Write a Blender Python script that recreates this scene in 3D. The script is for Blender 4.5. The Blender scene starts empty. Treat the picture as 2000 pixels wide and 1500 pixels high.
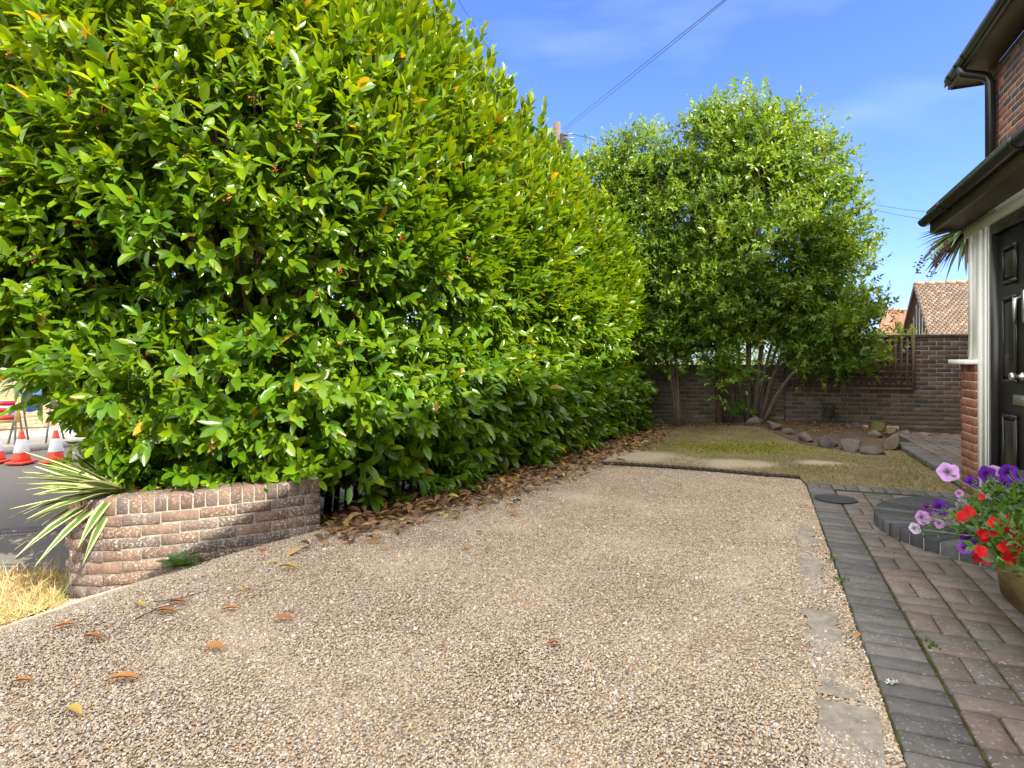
import bpy, bmesh, math, random
import numpy as np
from mathutils import Vector, Matrix
R = math.radians
rng = np.random.default_rng(7)
random.seed(7)
scn = bpy.context.scene
COL = scn.collection

# ------------------------------------------------------------------ camera, sky, sun, exposure
EYE = 1.2; FPX = 1150.0; HOR = 705.0
cam = bpy.data.cameras.new('camera'); camo = bpy.data.objects.new('camera', cam); COL.objects.link(camo)
cam.sensor_width = 36; cam.lens = 36*FPX/2000; cam.shift_y = -(750-HOR)/2000
cam.clip_start = 0.05; cam.clip_end = 1500
camo.location = (0, 0, EYE); camo.rotation_euler = (R(90), 0, 0)
scn.camera = camo
SUN_EL = R(38.8); SUN_TRAVEL = Vector((-.731, .682, 0)).normalized()
sun = bpy.data.lights.new('sun', 'SUN'); sun.energy = 5.0; sun.angle = R(0.5); sun.color = (1, .93, .80)
suno = bpy.data.objects.new('sun', sun); COL.objects.link(suno); suno.location = (6, -6, 12)
_d = Vector((SUN_TRAVEL.x*math.cos(SUN_EL), SUN_TRAVEL.y*math.cos(SUN_EL), -math.sin(SUN_EL)))
suno.rotation_euler = _d.to_track_quat('-Z', 'Y').to_euler()
w = bpy.data.worlds.new('World'); scn.world = w; w.use_nodes = True
nt = w.node_tree; nt.nodes.clear()
sky = nt.nodes.new('ShaderNodeTexSky'); sky.sky_type = 'NISHITA'; sky.sun_disc = False
sky.sun_elevation = SUN_EL; sky.sun_rotation = math.atan2(-SUN_TRAVEL.x, -SUN_TRAVEL.y)
sky.altitude = 0; sky.air_density = 1.0; sky.dust_density = 0.6; sky.ozone_density = 2.2
bg = nt.nodes.new('ShaderNodeBackground'); bg.inputs[1].default_value = 0.15
out = nt.nodes.new('ShaderNodeOutputWorld')
tc = nt.nodes.new('ShaderNodeTexCoord'); mp = nt.nodes.new('ShaderNodeMapping'); mp.inputs['Scale'].default_value = (1.2, 2.2, 4.5)
mp.inputs['Rotation'].default_value = (0.2, 0.5, 0.4)
no = nt.nodes.new('ShaderNodeTexNoise'); no.inputs['Scale'].default_value = 1.6; no.inputs['Detail'].default_value = 5; no.inputs['Roughness'].default_value = .5
cr = nt.nodes.new('ShaderNodeValToRGB'); cr.color_ramp.elements[0].position = .5; cr.color_ramp.elements[1].position = .85
cr.color_ramp.elements[0].color = (0, 0, 0, 1); cr.color_ramp.elements[1].color = (.34, .34, .34, 1)
mx = nt.nodes.new('ShaderNodeMixRGB'); mx.inputs[2].default_value = (3.2, 3.9, 5.0, 1)
hs = nt.nodes.new('ShaderNodeHueSaturation'); hs.inputs['Saturation'].default_value = 1.05
L = nt.links.new
L(tc.outputs['Generated'], mp.inputs[0]); L(mp.outputs[0], no.inputs['Vector']); L(no.outputs[0], cr.inputs[0]); L(cr.outputs[0], mx.inputs[0])
L(sky.outputs[0], hs.inputs['Color'])
ti = nt.nodes.new('ShaderNodeMixRGB'); ti.blend_type = 'MULTIPLY'; ti.inputs[0].default_value = 1; ti.inputs[2].default_value = (.55, .64, 1.0, 1)
L(hs.outputs[0], ti.inputs[1]); L(ti.outputs[0], mx.inputs[1])
# unseen bright cloud added overhead and behind the camera to fill the shade
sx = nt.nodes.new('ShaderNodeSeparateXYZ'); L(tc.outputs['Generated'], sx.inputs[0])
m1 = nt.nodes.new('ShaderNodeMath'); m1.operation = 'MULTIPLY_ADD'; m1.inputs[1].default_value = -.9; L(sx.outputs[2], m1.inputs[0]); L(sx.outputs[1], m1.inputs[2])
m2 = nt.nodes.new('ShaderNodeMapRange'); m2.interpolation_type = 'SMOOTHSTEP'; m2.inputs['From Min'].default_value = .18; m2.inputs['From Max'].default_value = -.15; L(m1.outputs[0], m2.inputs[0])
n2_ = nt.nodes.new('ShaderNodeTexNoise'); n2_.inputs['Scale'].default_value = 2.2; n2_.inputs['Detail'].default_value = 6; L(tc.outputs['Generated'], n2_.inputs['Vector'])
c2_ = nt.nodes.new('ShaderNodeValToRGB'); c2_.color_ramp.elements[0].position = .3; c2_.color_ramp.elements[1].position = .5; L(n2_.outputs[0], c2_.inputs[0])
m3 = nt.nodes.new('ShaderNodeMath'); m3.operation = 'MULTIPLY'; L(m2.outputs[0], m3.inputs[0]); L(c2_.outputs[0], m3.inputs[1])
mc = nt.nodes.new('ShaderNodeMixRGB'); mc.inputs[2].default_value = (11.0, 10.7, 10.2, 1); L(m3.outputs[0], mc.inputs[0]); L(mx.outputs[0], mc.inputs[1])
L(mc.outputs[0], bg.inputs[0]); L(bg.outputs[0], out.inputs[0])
scn.view_settings.view_transform = 'Standard'; scn.view_settings.look = 'None'
scn.view_settings.exposure = 1.27; scn.view_settings.gamma = 1
scn.render.engine = 'CYCLES'
scn.cycles.max_bounces = 8; scn.cycles.transparent_max_bounces = 8; scn.cycles.sample_clamp_indirect = 6

# ------------------------------------------------------------------ frames and helpers
E1 = np.array([.3906, .9206, 0]); E2 = np.array([.9206, -.3906, 0])       # along the house, into the house
def H(a, b, z=0.0):
    return np.array([a*E1[0]+b*E2[0], a*E1[1]+b*E2[1], z])
def at(px, py, Y):
    return np.array([(px-1000)/FPX*Y, Y, EYE-(py-HOR)/FPX*Y])
def on(px, py, z=0.0):
    return at(px, py, (EYE-z)*FPX/(py-HOR))
def sstep(t):
    t = np.clip(t, 0, 1); return t*t*(3-2*t)
def zg(x, y):
    s = -.893*x+.45*y
    z = -.40*sstep((s-2.9)/1.8)
    z = z+.15*np.exp(-(((x-4.6)/1.7)**2+((y-9.9)/1.0)**2))*(1-sstep((x-5.6)/1.0))
    return z
def hashn(x, y, s=0.0):
    return (np.sin(x*1.7+y*2.3+s)+np.sin(x*3.1-y*2.1+1.3+s*2)+np.sin(x*5.3+y*4.7+2.1+s)*.6+np.sin(-x*8.1+y*7.3+s)*.4)/3.0

def meta(o, label=None, cat=None, group=None, kind=None):
    if label: o['label'] = label
    if cat: o['category'] = cat
    if group: o['group'] = group
    if kind: o['kind'] = kind
    return o
def empty(name, loc, label, cat, group=None):
    o = bpy.data.objects.new(name, None); COL.objects.link(o); o.location = tuple(float(v) for v in loc)
    o.empty_display_size = .2
    return meta(o, label, cat, group)

def mesh_np(name, verts, loops, sizes, mats, parent=None, col=None, smooth=False, midx=None):
    me = bpy.data.meshes.new(name)
    verts = np.asarray(verts, dtype=np.float32).reshape(-1, 3)
    if parent is not None:
        verts = verts-np.array(parent_world(parent), dtype=np.float32)
    loops = np.asarray(loops, dtype=np.int32); sizes = np.asarray(sizes, dtype=np.int32)
    me.vertices.add(len(verts)); me.vertices.foreach_set('co', verts.ravel())
    me.loops.add(len(loops)); me.loops.foreach_set('vertex_index', loops)
    me.polygons.add(len(sizes)); st = np.zeros(len(sizes), dtype=np.int32); st[1:] = np.cumsum(sizes)[:-1]
    me.polygons.foreach_set('loop_start', st); me.polygons.foreach_set('loop_total', sizes)
    if smooth: me.polygons.foreach_set('use_smooth', np.ones(len(sizes), dtype=bool))
    if not isinstance(mats, (list, tuple)): mats = [mats]
    for m in mats: me.materials.append(m)
    if midx is not None: me.polygons.foreach_set('material_index', np.asarray(midx, dtype=np.int32))
    me.update(calc_edges=True); me.validate(clean_customdata=False)
    if col is not None:
        a = me.attributes.new('col', 'FLOAT_COLOR', 'POINT')
        c = np.ones((len(verts), 4), dtype=np.float32); c[:, :3] = col
        a.data.foreach_set('color', c.ravel())
    o = bpy.data.objects.new(name, me); COL.objects.link(o)
    if parent is not None: o.parent = parent
    return o
def parent_world(p):
    v = Vector((0, 0, 0))
    while p is not None: v += p.location; p = p.parent
    return v

class MB:
    """collects solid shapes, links them as one mesh"""
    def __init__(s): s.v = []; s.f = []; s.c = []; s.m = []
    def add(s, vs, fs, col=(.5, .5, .5), mi=0):
        b = len(s.v); s.v += [tuple(float(q) for q in p) for p in vs]; s.f += [tuple(b+i for i in f) for f in fs]
        s.c += [col]*len(vs); s.m += [mi]*len(fs)
    def box(s, c, ax, ay, az, col=(.5, .5, .5), mi=0):      # half-axis vectors
        c, ax, ay, az = [np.array(q, float) for q in (c, ax, ay, az)]
        vs = [c+sx*ax+sy*ay+sz*az for sz in (-1, 1) for sx, sy in ((-1, -1), (1, -1), (1, 1), (-1, 1))]
        if np.dot(np.cross(ax, ay), az) < 0: fs = [(0, 1, 2, 3), (7, 6, 5, 4), (4, 5, 1, 0), (5, 6, 2, 1), (6, 7, 3, 2), (7, 4, 0, 3)]
        else: fs = [(3, 2, 1, 0), (4, 5, 6, 7), (0, 1, 5, 4), (1, 2, 6, 5), (2, 3, 7, 6), (3, 0, 4, 7)]
        s.add(vs, fs, col, mi)
    def hbox(s, a0, a1, b0, b1, z0, z1, col=(.5, .5, .5), mi=0):
        s.box(H((a0+a1)/2, (b0+b1)/2, (z0+z1)/2), E1*(a1-a0)/2, E2*(b1-b0)/2, (0, 0, (z1-z0)/2), col, mi)
    def brick(s, c, ax, ay, az, ch=.006, col=(.5, .5, .5), mi=0):   # chamfered box
        c, ax, ay, az = [np.array(q, float) for q in (c, ax, ay, az)]
        la, lb, lc = [np.linalg.norm(q) for q in (ax, ay, az)]
        vs = [c+p[0]*ax*(1 if abs(p[0]) > .95 else (la-ch)/la/.9)+p[1]*ay*(1 if abs(p[1]) > .95 else (lb-ch)/lb/.9)+p[2]*az*(1 if abs(p[2]) > .95 else (lc-ch)/lc/.9) for p in BV]
        fl = np.dot(np.cross(ax, ay), az) < 0
        s.add(vs, [tuple(reversed(f)) if fl else f for f in BF], col, mi)
    def tube(s, pts, rad, n=6, col=(.5, .5, .5), mi=0, cap=True):
        pts = [np.array(p, float) for p in pts]; rings = []
        if not hasattr(rad, '__len__'): rad = [rad]*len(pts)
        prev = None
        for i, p in enumerate(pts):
            t = pts[min(i+1, len(pts)-1)]-pts[max(i-1, 0)]; t = t/(np.linalg.norm(t)+1e-9)
            u = np.cross(t, [0, 0, 1] if abs(t[2]) < .9 else [1, 0, 0]) if prev is None else prev-t*np.dot(prev, t)
            u = u/(np.linalg.norm(u)+1e-9); prev = u; v = np.cross(t, u)
            rings.append([p+rad[i]*(math.cos(2*math.pi*k/n)*u+math.sin(2*math.pi*k/n)*v) for k in range(n)])
        vs = [q for r in rings for q in r]; fs = []
        for i in range(len(pts)-1):
            for k in range(n): fs.append((i*n+k, i*n+(k+1) % n, (i+1)*n+(k+1) % n, (i+1)*n+k))
        if cap: fs += [tuple(range(n-1, -1, -1)), tuple((len(pts)-1)*n+k for k in range(n))]
        s.add(vs, fs, col, mi)
    def lathe(s, c, prof, n=24, col=(.5, .5, .5), mi=0, axis=None):
        c = np.array(c, float); ux, uy, uz = np.array([1., 0, 0]), np.array([0, 1., 0]), np.array([0, 0, 1.])
        if axis is not None:
            uz = np.array(axis, float); uz /= np.linalg.norm(uz); ux = np.cross(uz, [0, 0, 1] if abs(uz[2]) < .9 else [1, 0, 0]); ux /= np.linalg.norm(ux); uy = np.cross(uz, ux)
        vs = [c+r*(math.cos(2*math.pi*k/n)*ux+math.sin(2*math.pi*k/n)*uy)+z*uz for r, z in prof for k in range(n)]
        fs = [(i*n+k, i*n+(k+1) % n, (i+1)*n+(k+1) % n, (i+1)*n+k) for i in range(len(prof)-1) for k in range(n)]
        fs += [tuple(range(n-1, -1, -1)), tuple((len(prof)-1)*n+k for k in range(n))]
        s.add(vs, fs, col, mi)
    def build(s, name, mats, parent=None, smooth=False):
        lo = [i for f in s.f for i in f]; sz = [len(f) for f in s.f]
        return mesh_np(name, s.v, lo, sz, mats, parent, np.array(s.c, dtype=np.float32)[:, :3] if s.c else None, smooth, s.m)
def _bt():
    bm = bmesh.new(); bmesh.ops.create_cube(bm, size=2)
    bmesh.ops.bevel(bm, geom=list(bm.edges)+list(bm.verts), offset=.1, segments=1, affect='EDGES', profile=.5)
    bm.verts.index_update(); V = [tuple(v.co) for v in bm.verts]; F = [tuple(v.index for v in f.verts) for f in bm.faces]; bm.free()
    return V, F
BV, BF = _bt()

def sheet(name, poly, zf, mat, step=.25, parent=None, col=None):
    bm = bmesh.new(); f = bm.faces.new([bm.verts.new((p[0], p[1], 0)) for p in poly])
    if f.normal.z < 0 or sum((poly[i][0]*poly[(i+1) % len(poly)][1]-poly[(i+1) % len(poly)][0]*poly[i][1]) for i in range(len(poly))) < 0: bmesh.ops.reverse_faces(bm, faces=[f])
    xs = [p[0] for p in poly]; ys = [p[1] for p in poly]
    for lo, hi, nrm, ax in ((min(xs), max(xs), (1, 0, 0), 0), (min(ys), max(ys), (0, 1, 0), 1)):
        k = lo+step
        while k < hi:
            co = [0, 0, 0]; co[ax] = k
            bmesh.ops.bisect_plane(bm, geom=list(bm.verts)+list(bm.edges)+list(bm.faces), plane_co=co, plane_no=nrm); k += step
    for v in bm.verts: v.co.z = float(zf(v.co.x, v.co.y))
    me = bpy.data.meshes.new(name); bm.to_mesh(me); bm.free(); me.materials.append(mat)
    for p in me.polygons: p.use_smooth = True
    o = bpy.data.objects.new(name, me); COL.objects.link(o)
    return o
def inpoly(x, y, poly):
    x = np.asarray(x); y = np.asarray(y); c = np.zeros(x.shape, bool); n = len(poly); j = n-1
    for i in range(n):
        xi, yi = poly[i][0], poly[i][1]; xj, yj = poly[j][0], poly[j][1]
        c ^= ((yi > y) != (yj > y)) & (x < (xj-xi)*(y-yi)/(yj-yi+1e-12)+xi); j = i
    return c

# ------------------------------------------------------------------ materials
class NT:
    def __init__(s, name):
        s.m = bpy.data.materials.new(name); s.m.use_nodes = True; s.t = s.m.node_tree; s.t.nodes.clear()
        s.o = s.t.nodes.new('ShaderNodeOutputMaterial'); s.co = s.n('ShaderNodeTexCoord')
    def n(s, k, **kw):
        q = s.t.nodes.new(k)
        for a, b in kw.items(): setattr(q, a, b)
        return q
    def l(s, a, b): s.t.links.new(a, b)
    def noise(s, scale, detail=4, rough=.55, vec=None):
        q = s.n('ShaderNodeTexNoise'); q.inputs['Scale'].default_value = scale; q.inputs['Detail'].default_value = detail; q.inputs['Roughness'].default_value = rough
        s.l(vec or s.co.outputs['Object'], q.inputs['Vector']); return q.outputs[0]
    def ramp(s, fac, stops):
        q = s.n('ShaderNodeValToRGB'); e = q.color_ramp.elements
        while len(e) < len(stops): e.new(.5)
        for i, (p, c) in enumerate(stops): e[i].position = p; e[i].color = (*c, 1) if hasattr(c, '__len__') else (c, c, c, 1)
        s.l(fac, q.inputs[0]); return q.outputs[0]
    def mix(s, fac, a, b, mode='MIX'):
        q = s.n('ShaderNodeMixRGB', blend_type=mode)
        for v, i in ((fac, 0), (a, 1), (b, 2)):
            if hasattr(v, 'is_output'): s.l(v, q.inputs[i])
            elif hasattr(v, '__len__'): q.inputs[i].default_value = (*v, 1)
            else: q.inputs[i].default_value = v if i == 0 else (v, v, v, 1)
        return q.outputs[0]
    def attr(s, name='col'):
        q = s.n('ShaderNodeAttribute'); q.attribute_name = name; return q.outputs['Color']
    def bump(s, h, strength=.5, dist=.01):
        q = s.n('ShaderNodeBump'); q.inputs['Strength'].default_value = strength; q.inputs['Distance'].default_value = dist; s.l(h, q.inputs['Height']); return q.outputs[0]
    def fin(s, color, rough=.7, normal=None, spec=.5, metal=0, trans=None, transcol=None, coat=0):
        p = s.n('ShaderNodeBsdfPrincipled')
        if hasattr(color, 'is_output'): s.l(color, p.inputs['Base Color'])
        else: p.inputs['Base Color'].default_value = (*color, 1)
        if hasattr(rough, 'is_output'): s.l(rough, p.inputs['Roughness'])
        else: p.inputs['Roughness'].default_value = rough
        p.inputs['Specular IOR Level'].default_value = spec; p.inputs['Metallic'].default_value = metal; p.inputs['Coat Weight'].default_value = coat
        if normal: s.l(normal, p.inputs['Normal'])
        if trans:
            t = s.n('ShaderNodeBsdfTranslucent'); s.l(transcol, t.inputs[0]); m = s.n('ShaderNodeMixShader'); m.inputs[0].default_value = trans
            s.l(p.outputs[0], m.inputs[1]); s.l(t.outputs[0], m.inputs[2]); s.l(m.outputs[0], s.o.inputs[0])
        else: s.l(p.outputs[0], s.o.inputs[0])
        return s.m

def m_leaf(name, rough=.32, trans=.35, spec=.5, boost=(1.5, 1.25, .5)):
    k = NT(name); c = k.attr(); n = k.noise(9, 3)
    c2 = k.mix(k.ramp(n, [(.3, 0.), (.75, .5)]), c, k.mix(1.0, c, (.55, .7, .5), 'MULTIPLY'))
    tcn = k.mix(1.0, c2, boost, 'MULTIPLY')
    return k.fin(c2, rough, k.bump(k.noise(55, 2), .18, .004), spec, trans=trans, transcol=tcn)
LAUREL = m_leaf('laurel_leaf', .27, .37, .5, (2.1, 1.75, .4))
TREELEAF = m_leaf('tree_leaf', .38, .38, .5, (2.0, 1.7, .5))
DRYLEAF = m_leaf('dry_leaf', .6, .15, .3, (1.1, .9, .7))
GRASS = m_leaf('grass_blade', .6, .3, .3, (1.1, 1.1, .8))
FLOWER = m_leaf('petal', .55, .3, .3, (1.1, 1, 1.1))
YUCCA = m_leaf('yucca_leaf', .35, .15, .5, (1.1, 1.1, .8))

def m_bark(name, c0, c1):
    k = NT(name); v = k.n('ShaderNodeMapping'); v.inputs['Scale'].default_value = (18, 18, 4); k.l(k.co.outputs['Object'], v.inputs[0])
    n = k.noise(2.5, 6, .65, v.outputs[0]); return k.fin(k.ramp(n, [(.3, c0), (.7, c1)]), .85, k.bump(n, .7, .012), .3)
BARK = m_bark('bark', (.05, .037, .028), (.17, .13, .10))
BARKD = m_bark('bark_dark', (.05, .025, .018), (.16, .085, .06))

def m_brick(name, lichen=.62, moss=0.0, size=38, lc=(.62, .58, .52), mossc=(.07, .08, .02)):
    k = NT(name); c = k.attr(); n1 = k.noise(14, 5, .65); n2 = k.noise(size, 5, .7); n3 = k.noise(1.6, 4)
    base = k.mix(k.ramp(n1, [(.3, 0.), (.72, .75)]), c, k.mix(1.0, c, (.5, .48, .5), 'MULTIPLY'))
    sp = k.mix(1.0, k.ramp(n2, [(lichen-.03, 0.), (lichen+.05, .8)]), k.ramp(k.noise(3.1, 3), [(.35, .15), (.6, 1.)]), 'MULTIPLY')
    base = k.mix(sp, base, lc)
    if moss: base = k.mix(k.ramp(n3, [(.45, 0.), (.7, moss)]), base, mossc)
    return k.fin(base, .88, k.bump(k.mix(.5, n1, n2), .6, .006), .25)
BRICKPL = m_brick('planter_brick', .55, .18, 75, (.46, .43, .37))
BRICKGW = m_brick('garden_wall_brick', .68, .55, 30, (.22, .2, .15), (.055, .052, .022))
BRICKHS = m_brick('house_brick', .75, .0, 30)
PAVER = m_brick('paver_brick', .61, .2, 60, (.34, .32, .29), (.06, .065, .03))
BLUEBR = m_brick('blue_brick', .68, .05, 30, (.3, .3, .3))
def m_mortar(name, c0, c1, sc=25, bmp=.5):
    k = NT(name); n = k.noise(sc, 6, .7); return k.fin(k.ramp(n, [(.3, c0), (.7, c1)]), .92, k.bump(n, bmp, .008), .2)
MORTAR = m_mortar('mortar', (.13, .12, .10), (.32, .29, .24))
MORTARGW = m_mortar('mortar_garden', (.17, .155, .115), (.36, .33, .26))
MORTARHS = m_mortar('mortar_house', (.3, .25, .17), (.48, .42, .32))
MOSSJ = m_mortar('mossy_joint', (.014, .013, .007), (.075, .072, .025), 12)

def m_plain(name, c, rough=.5, var=.25, sc=6, spec=.5, metal=0, coat=0, bmp=.1):
    k = NT(name); n = k.noise(sc, 5, .6)
    return k.fin(k.ramp(n, [(.25, tuple(v*(1-var) for v in c)), (.8, c)]), rough, k.bump(k.noise(sc*8, 3), bmp, .003), spec, metal, coat=coat)
WHITE = m_plain('white_paint', (.8, .8, .77), .4, .04, 5, bmp=.03)
BLACKP = m_plain('black_plastic', (.018, .018, .02), .28, .3, 4)
BROWNW = m_plain('dark_stained_wood', (.06, .042, .032), .5, .5, 9)
SOFFIT = m_plain('stained_soffit', (.12, .085, .06), .6, .4, 6)
DOORM = m_plain('black_door_paint', (.022, .021, .02), .33, .3, 3)
SILVER = m_plain('brushed_metal', (.62, .62, .6), .32, .12, 30, .5, .9)
GLASSM = m_plain('window_glass', (.03, .04, .045), .06, .2, 2, .8)
ORANGE = m_plain('cone_orange', (.75, .06, .02), .45, .15, 8)
REFLW = m_plain('reflective_white', (.82, .82, .84), .4, .1, 8)
SIGNRED = m_plain('sign_red', (.65, .03, .03), .4, .1, 6)
SIGNBLUE = m_plain('sign_blue', (.02, .12, .6), .4, .1, 6)
SIGNYEL = m_plain('sign_yellow', (.85, .55, .05), .4, .1, 6)
STEEL = m_plain('galvanised_steel', (.3, .3, .3), .5, .3, 14, .5, .5)
IRON = m_plain('cast_iron', (.035, .035, .037), .65, .4, 25, .4, .2, bmp=.6)
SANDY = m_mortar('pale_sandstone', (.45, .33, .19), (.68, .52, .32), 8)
BERRY = m_plain('berry_red', (.42, .015, .02), .25, .5, 22)
def m_trellis():
    k = NT('weathered_trellis_wood'); v = k.n('ShaderNodeMapping'); v.inputs['Scale'].default_value = (30, 30, 3); k.l(k.co.outputs['Object'], v.inputs[0])
    n = k.noise(1.5, 5, .6, v.outputs[0]); return k.fin(k.ramp(n, [(.3, (.08, .055, .043)), (.75, (.22, .15, .12))]), .75, k.bump(n, .4, .004), .3)
TRELLIS = m_trellis()
def m_trough():
    k = NT('weathered_trough_wood'); v = k.n('ShaderNodeMapping'); v.inputs['Scale'].default_value = (3, 3, 22); k.l(k.co.outputs['Object'], v.inputs[0])
    n = k.noise(2.0, 6, .6, v.outputs[0]); m = k.noise(5, 4)
    c = k.mix(k.ramp(m, [(.45, 0.), (.7, .7)]), k.ramp(n, [(.3, (.17, .10, .045)), (.7, (.36, .25, .12))]), (.2, .2, .05))
    return k.fin(c, .8, k.bump(n, .5, .005), .25)
TROUGH = m_trough()

def m_gravel():
    k = NT('gravel_bed'); v = k.n('ShaderNodeTexVoronoi'); v.inputs['Scale'].default_value = 95; k.l(k.co.outputs['Object'], v.inputs['Vector'])
    sep = k.n('ShaderNodeSeparateColor'); k.l(v.outputs['Color'], sep.inputs[0])
    c = k.ramp(sep.outputs[0], [(0., (.16, .11, .075)), (.2, (.34, .25, .16)), (.45, (.44, .34, .22)), (.62, (.3, .2, .12)), (.78, (.5, .42, .31)), (.92, (.25, .24, .24)), (1., (.6, .56, .5))])
    c = k.mix(k.ramp(v.outputs['Distance'], [(.35, 0.), (.75, .75)]), c, (.09, .06, .04))
    sand = k.ramp(k.noise(1.1, 5, .6), [(.52, 0.), (.66, .7)])
    c = k.mix(sand, c, k.ramp(k.noise(160, 3), [(.3, (.36, .285, .20)), (.7, (.52, .43, .32))]))
    return k.fin(c, .9, k.bump(v.outputs['Distance'], .8, -.006), .25)
GRAVEL = m_gravel()
def m_pebble():
    k = NT('pebble'); oi = k.n('ShaderNodeObjectInfo')
    c = k.ramp(oi.outputs['Random'], [(0., (.13, .11, .10)), (.08, (.25, .18, .12)), (.12, (.36, .285, .20)), (.34, (.45, .365, .26)), (.45, (.42, .27, .15)), (.50, (.37, .29, .21)), (.70, (.54, .44, .32)), (.82, (.28, .26, .245)), (.9, (.46, .42, .36)), (1., (.72, .68, .60))])
    return k.fin(c, .62, None, .35)
PEBBLE = m_pebble()
def m_lawn():
    k = NT('lawn_soil'); n2 = k.noise(40, 5, .7); a = k.attr(); c = k.mix(k.ramp(n2, [(.3, .75), (.7, 0.)]), a, k.mix(1.0, a, (.45, .42, .38), 'MULTIPLY'))
    return k.fin(c, .95, k.bump(n2, .6, .012), .15)
LAWN = m_lawn()
SOIL = m_mortar('bare_soil', (.05, .035, .022), (.14, .10, .065), 20, .8)
SAND = m_mortar('bare_sandy_soil', (.17, .135, .095), (.33, .27, .20), 7, .3)
MOSS = m_mortar('moss', (.09, .095, .015), (.2, .2, .035), 25, .8)
ASPHALT = m_mortar('asphalt', (.10, .092, .082), (.18, .165, .15), 60, .4)
CONC = m_mortar('old_concrete', (.15, .13, .11), (.32, .29, .24), 18, .6)
GROUND = m_mortar('dry_ground', (.12, .10, .05), (.24, .19, .11), 3)
def m_tiles(name, c0, c1, c2, sc):
    k = NT(name); b = k.n('ShaderNodeTexBrick'); b.inputs['Scale'].default_value = sc; b.inputs['Mortar Size'].default_value = .012
    b.inputs['Color1'].default_value = (*c0, 1); b.inputs['Color2'].default_value = (*c1, 1); b.inputs['Mortar'].default_value = (*c2, 1)
    b.inputs['Brick Width'].default_value = .34; b.inputs['Row Height'].default_value = .2; k.l(k.co.outputs['UV'], b.inputs['Vector'])
    c = k.mix(k.ramp(k.noise(3, 5), [(.3, 0.), (.75, .6)]), b.outputs[0], c2); return k.fin(c, .85, k.bump(b.outputs['Fac'], .4, -.02), .2)
ROOFT = m_plain('clay_roof_tile', (.33, .2, .125), .85, .5, 9, .2, bmp=.3)
ROOFT2 = m_plain('red_pantile', (.36, .17, .09), .8, .4, 7, .2)
def attrmat(name, rough=.85, var=.5, sc=12):
    k = NT(name); c = k.attr(); return k.fin(k.mix(k.ramp(k.noise(sc, 5), [(.35, 0.), (.75, var)]), c, k.mix(1.0, c, (.4, .38, .38), 'MULTIPLY')), rough, k.bump(k.noise(sc*4, 4), .4, .006), .25)
TILE = attrmat('roof_tile_varied', .85, .5, 6)
ROCKM = attrmat('weathered_rock', .9, .55, 9)
PLAIN = attrmat('plain_varied', .7, .3, 5)

# ------------------------------------------------------------------ leaves
def lt_laurel():
    ts = [.0, .22, .5, .78, 1.0]; wd = [0, .40, .5, .38, 0]; v = []
    for i, t in enumerate(ts): v.append((t, 0, -.13*t*t))
    for i in (1, 2, 3): v.append((ts[i], wd[i], .10*wd[i]*2-.13*ts[i]**2))
    for i in (1, 2, 3): v.append((ts[i], -wd[i], .10*wd[i]*2-.13*ts[i]**2))
    f = [(0, 1, 5), (1, 2, 6, 5), (2, 3, 7, 6), (3, 4, 7), (0, 8, 1), (1, 8, 9, 2), (2, 9, 10, 3), (3, 10, 4)]
    return np.array(v), [tuple(reversed(q)) for q in f]
def lt_small():
    v = [(0, 0, 0), (.45, .5, .06), (.45, -.5, .06), (.5, 0, -.02), (1, 0, -.1)]
    return np.array(v), [(0, 3, 1), (1, 3, 4), (0, 2, 3), (2, 4, 3)]
def lt_curl():
    ts = [.0, .25, .5, .75, 1.0]; wd = [0, .36, .5, .38, 0]; v = []
    for i, t in enumerate(ts): v.append((t, 0, .07*math.sin(t*3.1)))
    for sg in (1, -1):
        for i in (1, 2, 3): v.append((ts[i], sg*wd[i], .22*wd[i]+.07*math.sin(ts[i]*3.1)))
    f = [(0, 1, 5), (1, 2, 6, 5), (2, 3, 7, 6), (3, 4, 7), (0, 8, 1), (1, 8, 9, 2), (2, 9, 10, 3), (3, 10, 4)]
    return np.array(v), f
def lt_blade():
    return np.array([(0, .5, 0), (0, -.5, 0), (.5, .35, 0), (.5, -.35, 0), (1, 0, 0)]), [(0, 1, 3, 2), (2, 3, 4)]
T_LAUREL, T_SMALL, T_CURL, T_BLADE = lt_laurel(), lt_small(), lt_curl(), lt_blade()
def unit(v): return v/(np.linalg.norm(v, axis=-1, keepdims=True)+1e-9)
def leafmesh(name, P, D, N, Ln, Wd, C, mat, parent=None, T=T_LAUREL, smooth=True, bend=None):
    P = np.asarray(P); D = unit(np.asarray(D)); N = np.asarray(N); N = unit(N-D*np.sum(N*D, 1, keepdims=True)); S = np.cross(N, D)
    tv, tf = T; n = len(P); Ln = np.broadcast_to(Ln, (n,)); Wd = np.broadcast_to(Wd, (n,))
    V = P[:, None, :]+D[:, None, :]*(tv[None, :, 0:1]*Ln[:, None, None])+S[:, None, :]*(tv[None, :, 1:2]*Wd[:, None, None])+N[:, None, :]*(tv[None, :, 2:3]*Ln[:, None, None])
    if bend is not None: V[:, :, 2] -= (bend[:, None]*(tv[None, :, 0]**2))
    lo = np.concatenate([np.array(f) for f in tf]); sz = np.array([len(f) for f in tf])
    LO = (lo[None, :]+np.arange(n)[:, None]*len(tv)).ravel(); SZ = np.tile(sz, n)
    return mesh_np(name, V.reshape(-1, 3), LO, SZ, mat, parent, np.repeat(np.asarray(C), len(tv), axis=0), smooth)
def randdir(n):
    return unit(rng.normal(size=(n, 3)))
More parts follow.
